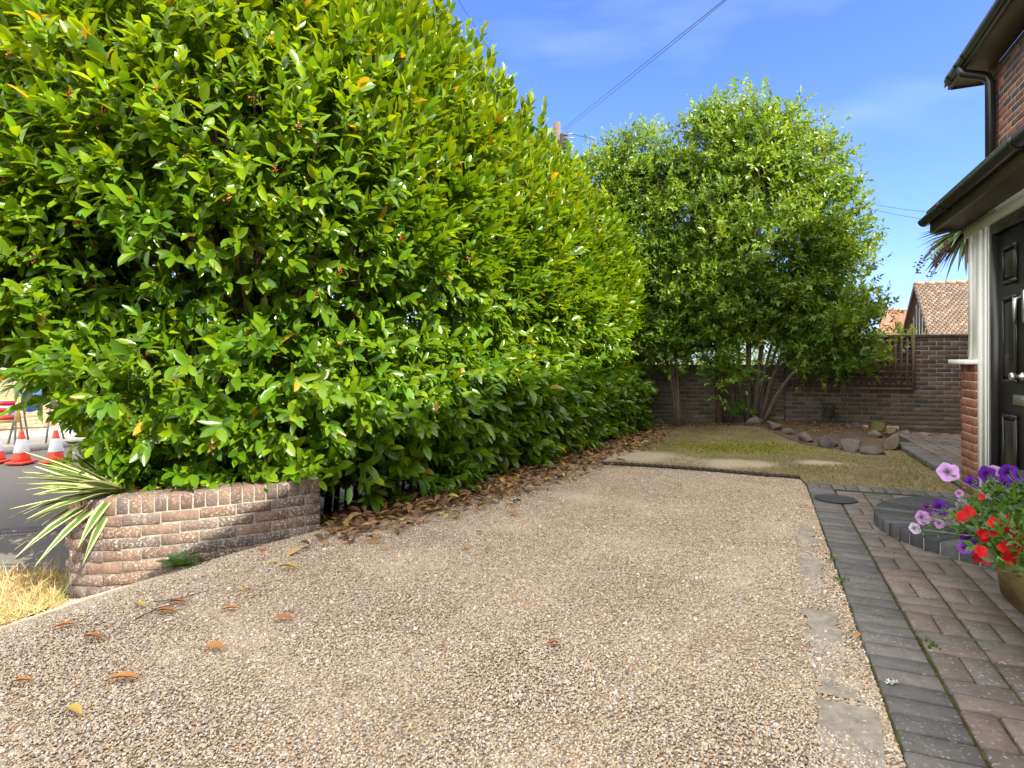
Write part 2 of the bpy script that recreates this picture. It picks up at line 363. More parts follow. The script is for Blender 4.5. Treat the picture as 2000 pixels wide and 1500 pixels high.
def shoots(P, S, per, Ls, leafL, spread=(.5, 1.15), droop=0.0, start=.15):
    """leaves set spirally along shoots -> P, D, N, index"""
    n = len(P); S = unit(S); k = np.arange(per)
    a = np.cross(S, [0, 0, 1.0]); a = unit(a+1e-4); b = np.cross(S, a)
    ph = rng.uniform(0, 6.28, n)[:, None]+k[None, :]*2.4+rng.normal(0, .25, (n, per))
    t = (start+(1-start)*(k/(per-1.0)))[None, :, None]*np.asarray(Ls)[:, None, None]
    sp = np.interp(k/(per-1.0), [0, 1], [spread[1], spread[0]])[None, :]+rng.normal(0, .15, (n, per))
    rad = a[:, None, :]*np.cos(ph)[..., None]+b[:, None, :]*np.sin(ph)[..., None]
    D = S[:, None, :]*np.cos(sp)[..., None]+rad*np.sin(sp)[..., None]
    D[..., 2] -= droop*rng.uniform(.3, 1.3, (n, per))
    Pn = P[:, None, :]+S[:, None, :]*t
    N = S[:, None, :]*1.0+rng.normal(0, .25, (n, per, 3))+np.array([0, 0, .35])
    idx = np.repeat(np.arange(n), per)
    return Pn.reshape(-1, 3), D.reshape(-1, 3), N.reshape(-1, 3), idx

# ------------------------------------------------------------------ ground, road, gravel, lawn
def big_ground():
    g = sorted(set(list(np.arange(-9, 12.1, .3))+[-400, -200, -100, -60, -35, -20, -14, -11, 14, 18, 30, 60, 120, 250, 400]))
    h = sorted(set(list(np.arange(-6, 16.1, .3))+[-300, -100, -40, -15, -9, 18, 22, 30, 45, 70, 120, 250, 600]))
    X, Y = np.meshgrid(g, h); Z = zg(X, Y)-.03
    nx, ny = len(g), len(h); i = np.arange(nx*ny).reshape(ny, nx)
    q = np.stack([i[:-1, :-1], i[:-1, 1:], i[1:, 1:], i[1:, :-1]], -1).reshape(-1, 4)
    o = mesh_np('ground', np.stack([X, Y, Z], -1).reshape(-1, 3), q.ravel(), np.full(len(q), 4), GROUND, smooth=True)
    meta(o, kind='structure')
big_ground()
PAVE_A1 = 6.41; PAVE_B0 = .395
EDGE = [(-.45, 7.02), (.3, 6.97), (1.2, 6.84), (1.96, 6.56), (2.5, 6.25), (2.95, 6.03)]
pa = H(PAVE_A1, PAVE_B0); pb = H(-2, PAVE_B0)
# driveway gravel
GPOLY = [tuple(pb[:2]), tuple(pa[:2])]+[(2.95, 6.03)]+[tuple(e) for e in EDGE[::-1][1:]]+[(-1.2, 5.9), (-1.75, 4.9), (-2.6, 4.35), (-3.05, 4.0), (-3.12, 3.62), (-3.0, 3.25), (-3.3, 2.6), (-3.9, 1.2), (-4.6, -2)]
o = sheet('driveway_gravel', GPOLY, lambda x, y: zg(x, y)-.012+.006*float(hashn(np.array(x*2), np.array(y*2))), GRAVEL, .2); meta(o, kind='structure')
# road
def roadpoly(s0, s1, t0=-40, t1=60):
    n = np.array([-.893, .45]); d = np.array([.45, .893]); return [tuple(n*s0+d*t0), tuple(n*s1+d*t0), tuple(n*s1+d*t1), tuple(n*s0+d*t1)]
o = sheet('road', roadpoly(4.75, 12.4), lambda x, y: zg(x, y)-.015, ASPHALT, 5); meta(o, kind='structure')
o = sheet('pavement', roadpoly(12.55, 15.0), lambda x, y: -.30, m_mortar('pavement_concrete', (.3, .27, .23), (.42, .38, .33), 12), 5); meta(o, kind='structure')
mb = MB(); n2 = np.array([-.893, .45, 0]); d2 = np.array([.45, .893, 0])
mb.box(n2*12.475+d2*10+np.array([0, 0, -.36]), d2*40, n2*.075, (0, 0, .064)); o = mb.build('kerb', m_mortar('kerb_concrete', (.3, .28, .25), (.42, .4, .36), 12)); meta(o, kind='structure')
# lawn and bed
LPOLY = [tuple(e) for e in EDGE]+[tuple(pa[:2]), tuple(H(6.41, 1.62)[:2]), tuple(H(6.45, 1.76)[:2]), tuple(H(9.5, 1.76)[:2]), (7.5, 9.75), (2.3, 11.1), (1.2, 9.6)]
def blob(cx, cy, rx, ry, n=26, j=.2, rot=0):
    r = []
    for k in range(n):
        t = 2*math.pi*k/n; q = 1+j*(math.sin(3*t+cx*3)+.6*math.sin(5*t+cy*2)+.5*math.sin(9*t))/1.6
        x, y = rx*q*math.cos(t), ry*q*math.sin(t); r.append((cx+x*math.cos(rot)-y*math.sin(rot), cy+x*math.sin(rot)+y*math.cos(rot)))
    return r
SANDB = [blob(1.55, 7.42, .72, .55, 34, .28, -.1), blob(2.62, 6.82, .5, .4, 30, .3, -.4)]
def mossmask(x, y):
    return np.exp(-(((x-3.1)/1.1)**2+((y-8.05)/.6)**2))+.35*np.exp(-(((x-3.0)/1.6)**2+((y-9.2)/.4)**2))+.25*hashn(x*3, y*3)
def sandmask(x, y):
    q = sum(np.exp(-((((x-a)/c)**2+((y-b)/d)**2)**1.5)) for a, b, c, d in ((1.5, 7.4, .72, .5), (2.6, 6.85, .5, .36), (3.6, 6.9, .3, .18)))
    return np.clip(q*1.5-.35+.3*hashn(x*4, y*4, 1)+.15*hashn(x*11, y*11, 2), 0, 1)
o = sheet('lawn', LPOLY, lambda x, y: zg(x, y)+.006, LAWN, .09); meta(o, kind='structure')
_v = np.zeros(len(o.data.vertices)*3); o.data.vertices.foreach_get('co', _v); _v = _v.reshape(-1, 3)
_c = np.tile([.25, .195, .12], (len(_v), 1)); _g = np.clip(.5+.6*hashn(_v[:, 0]*2, _v[:, 1]*2, 4), 0, 1)[:, None]; _c = _c*(1-_g)+np.array([.145, .12, .06])*_g
_m = np.clip(mossmask(_v[:, 0], _v[:, 1])*1.1-.15, 0, 1)[:, None]; _c = _c*(1-_m)+np.array([.21, .21, .03])*_m
_s = sandmask(_v[:, 0], _v[:, 1])[:, None]; _c = _c*(1-_s)+np.array([.42, .35, .26])*_s
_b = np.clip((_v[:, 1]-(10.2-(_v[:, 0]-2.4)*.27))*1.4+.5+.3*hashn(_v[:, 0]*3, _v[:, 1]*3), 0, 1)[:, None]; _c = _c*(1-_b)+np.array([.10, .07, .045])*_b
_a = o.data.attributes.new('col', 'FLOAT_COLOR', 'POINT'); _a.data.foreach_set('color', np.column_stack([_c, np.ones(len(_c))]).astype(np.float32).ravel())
o = sheet('bed_soil', [tuple(on(1455, 838, .02)[:2]), tuple(on(1560, 866, .02)[:2]), tuple(on(1690, 886, .02)[:2]), tuple(on(1745, 875, .02)[:2]), tuple(on(1750, 852, .02)[:2]), (6.9, 9.95), (2.35, 11.08), (1.9, 10.3), (3.4, 10.2)],
          lambda x, y: zg(x, y)+.012, SOIL, .2); meta(o, kind='structure')
n = 110000
X = rng.uniform(-.6, 6.6, n); Y = rng.uniform(5.2, 10.3, n)
ok = inpoly(X, Y, LPOLY)
ms = mossmask(X, Y)
ok &= rng.uniform(size=n) > sandmask(X, Y)*1.6
ok &= ~((ms > .55) & (rng.uniform(size=n) < .35))
ok &= ~((-.893*X+.45*Y > 2.25) & (rng.uniform(size=n) < .8))
dens = .42+.75*hashn(X*2.3, Y*2.3)+.5*(X > 2.6)*(Y < 7.3); ok &= rng.uniform(size=n) < dens
bedd = np.hypot(X-4.8, Y-9.4); ok &= ~(bedd < 1.35)
X, Y, ms = X[ok], Y[ok], ms[ok]; n = len(X)
P = np.stack([X, Y, zg(X, Y)+.004], -1); D = randdir(n)*.8+np.array([0, 0, .75]); D[:, 2] = np.abs(D[:, 2])
t = np.clip(ms+rng.normal(0, .25, n), 0, 1)[:, None]; u = rng.uniform(size=(n, 1))
g = (.20, .22, .03); dr = np.array([.40, .315, .17]); C = dr*(.55+.6*u)*(1-t)+np.array(g)*(.6+.7*u)*t
grn = rng.uniform(size=n) < .22; C[grn] = np.array([.12, .16, .04])*rng.uniform(.7, 1.2, (grn.sum(), 1))
o = leafmesh('grass', P, D, randdir(n), rng.uniform(.018, .055, n)*(1-.5*np.clip(ms, 0, 1)), .005, C, GRASS, T=T_BLADE, smooth=False); meta(o, 'short dry and mossy grass of the lawn', 'grass', kind='stuff')
# moss tufts
n = 30000; X = rng.uniform(.8, 5.0, n); Y = rng.uniform(6.7, 9.3, n); ok = inpoly(X, Y, LPOLY) & (mossmask(X, Y) > rng.uniform(.45, .9, n))
ok &= rng.uniform(size=len(X)) > sandmask(X, Y)*1.3
X, Y = X[ok], Y[ok]; n = len(X)
o = leafmesh('moss_cover', np.stack([X, Y, zg(X, Y)+.006], -1), randdir(n)*np.array([1, 1, .25])+np.array([0, 0, .2]), np.tile([0, 0, 1.], (n, 1))+randdir(n)*.5, rng.uniform(.015, .035, n), rng.uniform(.012, .025, n),
             np.array([.24, .24, .025])*rng.uniform(.5, 1.15, (n, 1)), GRASS, T=T_SMALL); meta(o, 'flat cushions of yellow-green moss across the lawn', 'moss', kind='stuff')

# dry verge at left
n = 12000; X = rng.uniform(-6.5, -2.2, n); Y = rng.uniform(2.4, 5.4, n); s = -.893*X+.45*Y
VP = [(-3.02, 3.75), (-2.98, 3.3), (-3.2, 2.75), (-3.7, 1.5), (-6.5, 1.8), (-6.0, 3.0), (-3.45, 4.2), (-3.12, 4.15)]
VERGE = [(-3.02, 3.82), (-2.86, 3.72), (-2.74, 3.42), (-2.80, 3.1), (-2.98, 2.6), (-3.45, 1.5), (-6.2, 1.0), (-5.2, 2.6), (-4.6, 3.5), (-4.05, 4.35), (-3.5, 4.45), (-3.14, 4.3)]
o = sheet('verge_soil', VERGE, lambda x, y: zg(x, y)+.008, m_mortar('dry_verge_soil', (.3, .21, .11), (.5, .38, .2), 14), .2); meta(o, kind='structure')
ok = inpoly(X, Y, VERGE) & (rng.uniform(size=n) < .9); X, Y = X[ok], Y[ok]
X = np.concatenate([X]*6)+rng.normal(0, .04, len(X)*6); Y = np.concatenate([Y]*6)+rng.normal(0, .04, len(Y)*6); n = len(X)
D = randdir(n)*.9+np.array([0, 0, .6]); D[:, 2] = np.abs(D[:, 2])
C = np.array([.60, .42, .23])*rng.uniform(.6, 1.15, (n, 1)); gm = rng.uniform(size=n) < .14; C[gm] = (.2, .3, .05)
tall = rng.uniform(size=n)
o = leafmesh('dry_grass', np.stack([X, Y, zg(X, Y)], -1), D, randdir(n), np.where(tall > .93, rng.uniform(.15, .3, n), rng.uniform(.04, .13, n)), .006, C, GRASS, T=T_BLADE, smooth=False, bend=rng.uniform(0, .03, n))
meta(o, 'long bleached straw-dry grass on the verge beside the planter', 'dry grass', kind='stuff')

# gravel stones: nobody could count them
def gravel_stones():
    pts = []
    for y0, y1, dn in ((1.5, 2.6, 16500), (2.6, 3.8, 11500), (3.8, 5.2, 7500), (5.2, 7.1, 4500)):
        x0, x1 = max(-4.2, -y1*.9), min(3.1, y1*.62); n = int((x1-x0)*(y1-y0)*dn)
        pts.append(np.stack([rng.uniform(x0, x1, n), rng.uniform(y0, y1, n)], -1))
    P = np.concatenate(pts); P = P[inpoly(P[:, 0], P[:, 1], GPOLY)]
    sd = hashn(P[:, 0]*1.5, P[:, 1]*1.5, 1.0)+.35*hashn(P[:, 0]*5, P[:, 1]*5, .4)
    spot = sum(k_*np.exp(-(((P[:, 0]-a_)/c_)**2+((P[:, 1]-b_)/d_)**2)) for a_, b_, c_, d_, k_ in ((.45, 3.05, .4, .22, 1.), (.9, 2.5, .45, .2, 1.), (-.75, 2.1, .35, .14, .6), (1.35, 4.2, .5, .5, .7), (.2, 2.0, .5, .12, .45), (-.6, 3.3, .5, .25, .4), (1.5, 5.2, .5, .4, .6)))*(.75+.5*hashn(P[:, 0]*9, P[:, 1]*9, 3))
    keep = rng.uniform(size=len(P)) > np.clip((sd-.40)*1.1, 0, .65)+np.clip(spot, 0, 1)*.84
    P = P[keep]; n = len(P); z = zg(P[:, 0], P[:, 1])-.010+rng.uniform(-.001, .003, n)
    me = bpy.data.meshes.new('gravel_stones'); me.vertices.add(n); me.vertices.foreach_set('co', np.column_stack([P, z]).astype(np.float32).ravel())
    me.materials.append(PEBBLE)
    big = rng.uniform(size=n)
    sc = np.stack([rng.uniform(.0031, .0064, n), rng.uniform(.0025, .0048, n), rng.uniform(.0018, .0034, n)], -1); sc[big > .985] *= 2.0
    a = me.attributes.new('sc', 'FLOAT_VECTOR', 'POINT'); a.data.foreach_set('vector', sc.astype(np.float32).ravel())
    b = me.attributes.new('ro', 'FLOAT_VECTOR', 'POINT'); b.data.foreach_set('vector', np.stack([rng.normal(0, .4, n), rng.normal(0, .4, n), rng.uniform(0, 6.28, n)], -1).astype(np.float32).ravel())
    o = bpy.data.objects.new('gravel_stones', me); COL.objects.link(o)
    g = bpy.data.node_groups.new('scatter', 'GeometryNodeTree')
    g.interface.new_socket('Geometry', in_out='INPUT', socket_type='NodeSocketGeometry'); g.interface.new_socket('Geometry', in_out='OUTPUT', socket_type='NodeSocketGeometry')
    gi = g.nodes.new('NodeGroupInput'); go = g.nodes.new('NodeGroupOutput')
    ic = g.nodes.new('GeometryNodeMeshIcoSphere'); ic.inputs['Subdivisions'].default_value = 2; ic.inputs['Radius'].default_value = 1
    nz = g.nodes.new('ShaderNodeTexNoise'); nz.inputs['Scale'].default_value = .9
    sp = g.nodes.new('GeometryNodeSetPosition'); vm = g.nodes.new('ShaderNodeVectorMath'); vm.operation = 'SUBTRACT'; vm.inputs[1].default_value = (.5, .5, .5)
    vs = g.nodes.new('ShaderNodeVectorMath'); vs.operation = 'SCALE'; vs.inputs['Scale'].default_value = 1.1
    sm = g.nodes.new('GeometryNodeSetMaterial'); sm.inputs['Material'].default_value = PEBBLE
    ip = g.nodes.new('GeometryNodeInstanceOnPoints')
    na = g.nodes.new('GeometryNodeInputNamedAttribute'); na.data_type = 'FLOAT_VECTOR'; na.inputs['Name'].default_value = 'sc'
    nb = g.nodes.new('GeometryNodeInputNamedAttribute'); nb.data_type = 'FLOAT_VECTOR'; nb.inputs['Name'].default_value = 'ro'
    k = g.links.new
    k(nz.outputs['Color'], vm.inputs[0]); k(vm.outputs[0], vs.inputs[0]); k(ic.outputs[0], sp.inputs['Geometry']); k(vs.outputs[0], sp.inputs['Offset']); k(sp.outputs[0], sm.inputs[0])
    k(gi.outputs[0], ip.inputs['Points']); k(sm.outputs[0], ip.inputs['Instance']); k(na.outputs[0], ip.inputs['Scale']); k(nb.outputs[0], ip.inputs['Rotation']); k(ip.outputs[0], go.inputs[0])
    md = o.modifiers.new('scatter', 'NODES'); md.node_group = g
    meta(o, 'loose tan and grey pea shingle over the driveway', 'gravel', kind='stuff')
    print('gravel', n)
gravel_stones()

# ------------------------------------------------------------------ brick laying
def bcol(pal, j=.15):
    c = pal[random.randrange(len(pal))]; q = random.uniform(1-j, 1+j); return tuple(v*q for v in c)
def arc(path):
    p = np.array(path, float); d = np.linalg.norm(np.diff(p, axis=0), axis=1); s = np.concatenate([[0], np.cumsum(d)])
    def f(t):
        t = min(max(t, 0), s[-1]-1e-6); i = int(np.searchsorted(s, t, side='right')-1); i = min(i, len(d)-1); q = p[i]+(p[i+1]-p[i])*(t-s[i])/d[i]; return q
    def tan(t):
        v = f(min(t+.03, s[-1]))-f(max(t-.03, 0)); return v/np.linalg.norm(v)
    return f, tan, s[-1]
def smooth_path(pts, k=3):
    p = np.array(pts, float)
    for _ in range(k):
        q = [p[0]]
        for i in range(len(p)-1): q += [p[i]*.75+p[i+1]*.25, p[i]*.25+p[i+1]*.75]
        q.append(p[-1]); p = np.array(q)
    return p
def lay(mb, path, ztop, n, thick, inward, pal, header=False, L=.215, Hh=.065, J=.010, rough=.002, mort=.006, t0=0, t1=None, ch=.005):
    """courses of bricks hung from ztop(t); path is the seen face, inward = +1 left of travel / -1 right"""
    f, tan, S = arc(path); t1 = S if t1 is None else t1
    if not callable(ztop): zc = ztop; ztop = lambda t: zc
    zoff = 0.0
    for c in range(n):
        hh = .102 if (header and c == 0) else Hh
        bl = Hh if (header and c == 0) else L
        t = t0-(0 if c % 2 == 0 else (L+J)/2) if not (header and c == 0) else t0
        while t < t1-.01:
            a, b = max(t, t0), min(t+bl, t1); t += bl+J
            if b-a < .03: continue
            m = (a+b)/2; p = f(m); tg = tan(m); nv = np.array([-tg[1], tg[0]])*inward
            z = ztop(m)-zoff-hh/2; jit = random.uniform(-rough, rough)
            cc = np.array([p[0]+nv[0]*(thick/2+jit), p[1]+nv[1]*(thick/2+jit), z])
            mb.brick(cc, np.array([tg[0], tg[1], 0])*(b-a)/2, np.array([nv[0], nv[1], 0])*thick/2, (0, 0, hh/2), ch, bcol(pal), 0)
        zoff += hh+J
    # mortar core
    K = max(2, int((t1-t0)/.08)); ts = np.linspace(t0+.004, t1-.004, K); vs = []; fs = []
    for t in ts:
        p = f(t); tg = tan(t); nv = np.array([-tg[1], tg[0]])*inward
        for q in (mort, thick-mort):
            for z in (ztop(t)-.007, ztop(t)-zoff-.05): vs.append((p[0]+nv[0]*q, p[1]+nv[1]*q, z))
    for i in range(K-1):
        b = i*4; c = b+4; fs += [(b, c, c+1, b+1), (b+2, b+3, c+3, c+2), (b, b+2, c+2, c), (b+1, c+1, c+3, b+3)]
    fs += [(0, 1, 3, 2), ((K-1)*4, (K-1)*4+2, (K-1)*4+3, (K-1)*4+1)]
    mb.add(vs, fs, (.3, .3, .28), 1)

# planter wall
PW = smooth_path([(-1.40, 4.30), (-1.75, 4.08), (-2.15, 3.90), (-2.55, 3.78), (-2.86, 3.80), (-3.02, 4.02), (-3.04, 4.35), (-2.95, 4.9)], 3)
pl = empty('brick_planter', (-2.2, 4.1, -.2), 'low curved lichen-speckled brick planter wall at the driveway mouth', 'planter')
PALP = [(.18, .112, .082), (.155, .10, .078), (.21, .14, .10), (.135, .098, .085), (.18, .13, .105), (.125, .098, .09)]
mb = MB(); lay(mb, PW, lambda t: .345-.05*min(t/1.8, 1), 8, .215, -1, PALP, True, rough=.003, mort=.005, ch=.003)
mb.build('wall', [BRICKPL, MORTAR], pl)
fP, tP, SP = arc(PW)
sp = [tuple(fP(t)+np.array([-tP(t)[1], tP(t)[0]])*-.2) for t in np.linspace(0, SP, 24)]
sp += [(-1.5, 5.3), (-1.15, 4.75)]
o = sheet('soil', sp, lambda x, y: .235, SOIL, .3); o.location = -parent_world(pl); o.parent = pl

# garden wall at the back
GW0 = np.array([2.05, 11.3]); gdir = np.array([7.55-2.43, 9.86-11.2]); gdir /= np.linalg.norm(gdir)
def GWt(px):   # t along wall where seen at px
    k = (px-1000)/FPX; d = gdir; return float((k*GW0[1]-GW0[0])/(d[0]-k*d[1]))
tB = GWt(1533); tE = GWt(1960)
gw = empty('low_garden_wall', (*GW0, 0), 'low shaded mossy brick garden wall behind the tree trunks', 'garden wall')
PALG = [(.22, .18, .13), (.18, .145, .11), (.26, .21, .15), (.20, .17, .135), (.27, .235, .17), (.19, .18, .12)]
PALR = [(.17, .125, .105), (.13, .10, .09), (.20, .15, .125), (.115, .11, .115), (.155, .115, .10), (.22, .17, .135)]
path = [tuple(GW0), tuple(GW0+gdir*12)]
mb = MB(); lay(mb, path, 1.13, 17, .215, 1, PALG, True, rough=.003, mort=.003, ch=.002, t0=0, t1=tB-.006); mb.build('brickwork', [BRICKGW, MORTARGW], gw)
gw2 = empty('tall_garden_wall', (*(GW0+gdir*tB), 0), 'taller dark brick garden wall with flat coping, right of the trees', 'garden wall')
mb = MB(); lay(mb, path, 1.60, 23, .215, 1, PALR, False, rough=.003, mort=.003, ch=.002, t0=tB+.006, t1=tE); mb.build('brickwork', [BRICKGW, MORTARGW], gw2)
mb = MB(); c0 = GW0+gdir*(tB+tE)/2; gd3 = np.array([*gdir, 0]); gn3 = np.array([-gdir[1], gdir[0], 0])
t = tB-.01
while t < tE:
    l = .44; c = GW0+gdir*(t+l/2)+gn3[:2]*.1075
    mb.brick((*c, 1.625), gd3*(l/2-.004), gn3*.125, (0, 0, .025), .006, bcol([(.13, .10, .08), (.10, .075, .06)])); t += l
mb.build('coping', BRICKGW, gw2)
# trellis in front of it
tr = empty('trellis_panel', (*(GW0+gdir*(tB+.1)), .7), 'dark brown square wooden trellis panel hung on the tall brick wall', 'trellis')
ta, tb2 = GWt(1537), GWt(1781); za, zb = .70, 1.64
def gp(t, z, off): c = GW0+gdir*t-gn3[:2]*off; return (c[0], c[1], z)
mb = MB()
for t in (ta, tb2): mb.box(gp(t, (za+zb)/2, .055), gd3*.025, gn3*.022, (0, 0, (zb-za)/2))
for z in (za+.02, zb-.02): mb.box(gp((ta+tb2)/2, z, .056), gd3*((tb2-ta)/2-.026), gn3*.020, (0, 0, .025))
mb.build('frame', TRELLIS, tr)
mb = MB(); nv = 22
for i in range(1, nv): mb.box(gp(ta+(tb2-ta)*i/nv, (za+zb)/2, .066), gd3*.017, gn3*.008, (0, 0, (zb-za)/2-.046))
for i in range(1, 9): mb.box(gp((ta+tb2)/2, za+(zb-za)*i/9, .060), gd3*((tb2-ta)/2-.026), gn3*.008, (0, 0, .016))
mb.build('lattice', TRELLIS, tr)
# pale slab at the wall foot
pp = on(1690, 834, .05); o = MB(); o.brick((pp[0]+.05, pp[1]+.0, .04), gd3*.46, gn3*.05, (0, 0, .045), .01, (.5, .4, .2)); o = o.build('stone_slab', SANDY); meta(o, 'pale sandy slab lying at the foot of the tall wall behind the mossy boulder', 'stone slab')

# ------------------------------------------------------------------ paving
PALV = [(.145, .122, .11), (.12, .102, .095), (.16, .13, .115), (.13, .115, .108), (.15, .118, .103)]
PALB = [(.12, .115, .112), (.10, .098, .098), (.14, .13, .125)]
mb = MB(); TH = .03; ZP = .018
def paver(a, b, la, lb, pal, z=ZP):
    c = H(a, b, z-TH+random.uniform(-.0025, .0025)); c[:2] += np.random.default_rng(int(abs(a*1e4+b*77))).normal(0, .0012, 2); r = random.gauss(0, .008)
    x = E1*math.cos(r)+E2*math.sin(r); y = E2*math.cos(r)-E1*math.sin(r); tz = np.array([0, 0, 1.])+x*random.gauss(0, .008)+y*random.gauss(0, .008)
    mb.brick(c, x*(la-.008)/2, y*(lb-.008)/2, tz*TH, .005, bcol(pal), 0)
M = .1075
a = -1.0
while a < 6.2: paver(a+M/2, PAVE_B0+.108, M, .215, PALB); a += M
b = PAVE_B0+.0
bb = PAVE_B0
while bb < 2.5: paver(6.2+.108, bb+M/2+.0, .215, M, PALB); bb += M
for ci in range(10):
    b0 = PAVE_B0+.222+ci*.217; a = -1.0+(.1075*(ci % 2)*2); k = ci
    while a < 6.19:
        if k % 2 == 0:
            for q in range(2):
                if a+M <= 6.2: paver(a+M/2, b0+.1075, M, .215, PALV)
                a += M
        else:
            if a+.215 <= 6.2:
                paver(a+.1075, b0+M/2, .215, M, PALV); paver(a+.1075, b0+M*1.5, .215, M, PALV)
            a += .215
        k += 1
mb.hbox(-1.2, PAVE_A1-.004, PAVE_B0+.004, 2.75, -.15, ZP-.0105, (.05, .05, .02), 1)
o = mb.build('paving', [PAVER, MOSSJ]); meta(o, kind='structure')
# weeds and moss in the joints
n = 5200; aa = rng.uniform(.8, 6.3, n); ci = rng.integers(0, 6, n); bb = PAVE_B0+.218+ci*.217+rng.normal(0, .005, n); cl = hashn(aa*4, ci*3.0)
ok = cl > rng.uniform(-.1, .9, n); aa, bb = aa[ok], bb[ok]; n = len(aa)
P = aa[:, None]*E1+bb[:, None]*E2; P[:, 2] = ZP-.008
o = leafmesh('joint_moss', P, randdir(n)*np.array([1, 1, .5])+np.array([0, 0, .35]), np.tile([0, 0, 1.], (n, 1))+randdir(n)*.4, rng.uniform(.006, .018, n), rng.uniform(.004, .01, n), np.array([.13, .14, .03])*rng.uniform(.5, 1.2, (n, 1)), GRASS, T=T_SMALL)
meta(o, 'moss growing in the joints of the brick paving', 'moss', kind='stuff')
# raised side path
mb = MB(); ZS = .075
a = 6.5
while a < 9.6: paver(a+M/2, 1.70+.108, M, .215, PALB, ZS); a += M
for ci in range(9):
    b0 = 1.92+ci*.217; a = 6.5; k = ci
    while a < 10.8:
        if k % 2 == 0: paver(a+M/2, b0+.1075, M, .215, PALV, ZS); paver(a+M*1.5, b0+.1075, M, .215, PALV, ZS)
        else: paver(a+.1075, b0+M/2, .215, M, PALV, ZS); paver(a+.1075, b0+M*1.5, .215, M, PALV, ZS)
        a += .215; k += 1
mb.hbox(6.45, 10.8, 1.715, 3.95, -.1, ZS-.0105, (.05, .05, .02), 1)
o = mb.build('path', [PAVER, MOSSJ]); meta(o, kind='structure')
# drain cover
dc = on(1632, 975, ZP+.002); o = MB(); o.lathe((dc[0], dc[1], ZP+.003), [(.165, 0), (.165, .006), (.155, .009), (.150, .005), (.06, .005), (.055, .008), (0.001, .008)], 32, (.03, .03, .03)); o = o.build('drain_cover', IRON); meta(o, 'round black iron drain cover set in the far end of the brick paving', 'drain cover')
# concrete haunch strip beside the kerb
def strip(a0, a1, b0, b1, seed):
    r = random.Random(seed); k = 14; lft = [(a0+(a1-a0)*i/k, b0+r.uniform(-.022, .022)) for i in range(k+1)]; rgt = [(a0+(a1-a0)*i/k, b1+r.uniform(-.022, .022)) for i in range(k+1)]
    return [tuple(H(*q)[:2]) for q in lft]+[tuple(H(*q)[:2]) for q in rgt[::-1]]
for i, (a0, a1, b0, b1) in enumerate(((.9, 2.36, .17, .345), (2.4, 3.2, .19, .33), (3.35, 4.1, .21, .32), (4.3, 4.8, .24, .33))):
    o = sheet('concrete_strip', strip(a0, a1, b0, b1, i), lambda x, y: zg(x, y)-.0065+.004*math.sin(x*9+y*5), CONC, .15); meta(o, kind='structure')
# rope edging
ed = empty('rope_edging', (1.2, 6.84, 0), 'dark twisted rope-top edging between shingle driveway and lawn', 'edging')
ep = smooth_path(EDGE, 2); fE, tE2, SE = arc(ep); mb = MB()
for k in range(2):
    pts = []
    for t in np.arange(0, SE, .012):
        p = fE(t); tg = tE2(t); nv = np.array([-tg[1], tg[0]]); ph = t*2*math.pi/.13+k*math.pi
        pts.append((p[0]+nv[0]*.009*math.cos(ph), p[1]+nv[1]*.009*math.cos(ph), .012+.009*math.sin(ph)+float(zg(p[0], p[1]))))
    mb.tube(pts, .0125, 6, (.06, .05, .04))
mb.build('twisted_edge', attrmat('edging_clay', .85, .4), ed, True)

# ------------------------------------------------------------------ house
hs_ = empty('house', H(4.2, 3.2), 'red brick house with white-framed porch, black door and dark eaves', 'house')
PALH = [(.26, .105, .07), (.30, .13, .08), (.20, .085, .06), (.13, .085, .075), (.10, .08, .085), (.24, .105, .075)]
PALHP = [(.24, .09, .055), (.20, .08, .055), (.27, .11, .07)]
def hp(a, b): q = H(a, b); return (q[0], q[1])
mb = MB()
lay(mb, [hp(6.02, 1.635), hp(6.40, 1.635)], 1.17, 17, .2, -1, PALHP); 
lay(mb, [hp(6.40-.0, 1.85), hp(6.40, 2.75)], 1.17, 17, .1, 1, PALHP)
mb.build('porch_wall', [BRICKHS, MORTARHS], hs_)
mb = MB()
lay(mb, [hp(4.1, 2.50), hp(8.70, 2.50)], 4.63, 32, .2, -1, PALH, rough=.002, mort=.003, ch=.002)
mb.build('upper_wall', [BRICKHS, MORTARHS], hs_)
mb = MB(); mb.hbox(-9, 4.09, 2.51, 2.7, -.1, 4.63, (.2, .08, .05)); mb.hbox(8.5, 8.7, 2.71, 9.5, -.1, 4.63, (.2, .08, .05)); mb.hbox(-9, -8.8, 2.71, 9.5, -.1, 4.63, (.2, .08, .05)); mb.hbox(-9, 8.7, 9.51, 9.7, -.1, 4.63, (.2, .08, .05))
mb.hbox(4.1, 8.49, 2.51, 2.69, -.1, 2.2, (.2, .08, .05)); mb.build('wall', BRICKHS, hs_)
# upper roof
mb = MB(); A0, A1 = -9.3, 8.97; RB, RZ = 6.1, 7.8
for sgn, be in ((1, 2.12), (-1, 10.08)):
    nrm = np.array([0, 0, 1.]); p0, p1, p2, p3 = H(A0, be, 4.76), H(A1, be, 4.76), H(A1, RB, RZ), H(A0, RB, RZ); dn = np.array([0, 0, -.12])
    vs = [p0, p1, p2, p3]+[q+dn for q in (p0, p1, p2, p3)]; mb.add(vs, [(0, 1, 2, 3), (7, 6, 5, 4), (0, 4, 5, 1), (1, 5, 6, 2), (2, 6, 7, 3), (3, 7, 4, 0)], (.2, .1, .06))
mb.add([H(A1-.3, 2.6, 4.63), H(A1-.3, 9.6, 4.63), H(A1-.3, RB, RZ-.2), H(A1-.42, 2.6, 4.63), H(A1-.42, 9.6, 4.63), H(A1-.42, RB, RZ-.2)], [(0, 1, 2), (5, 4, 3), (0, 3, 4, 1), (1, 4, 5, 2), (2, 5, 3, 0)])
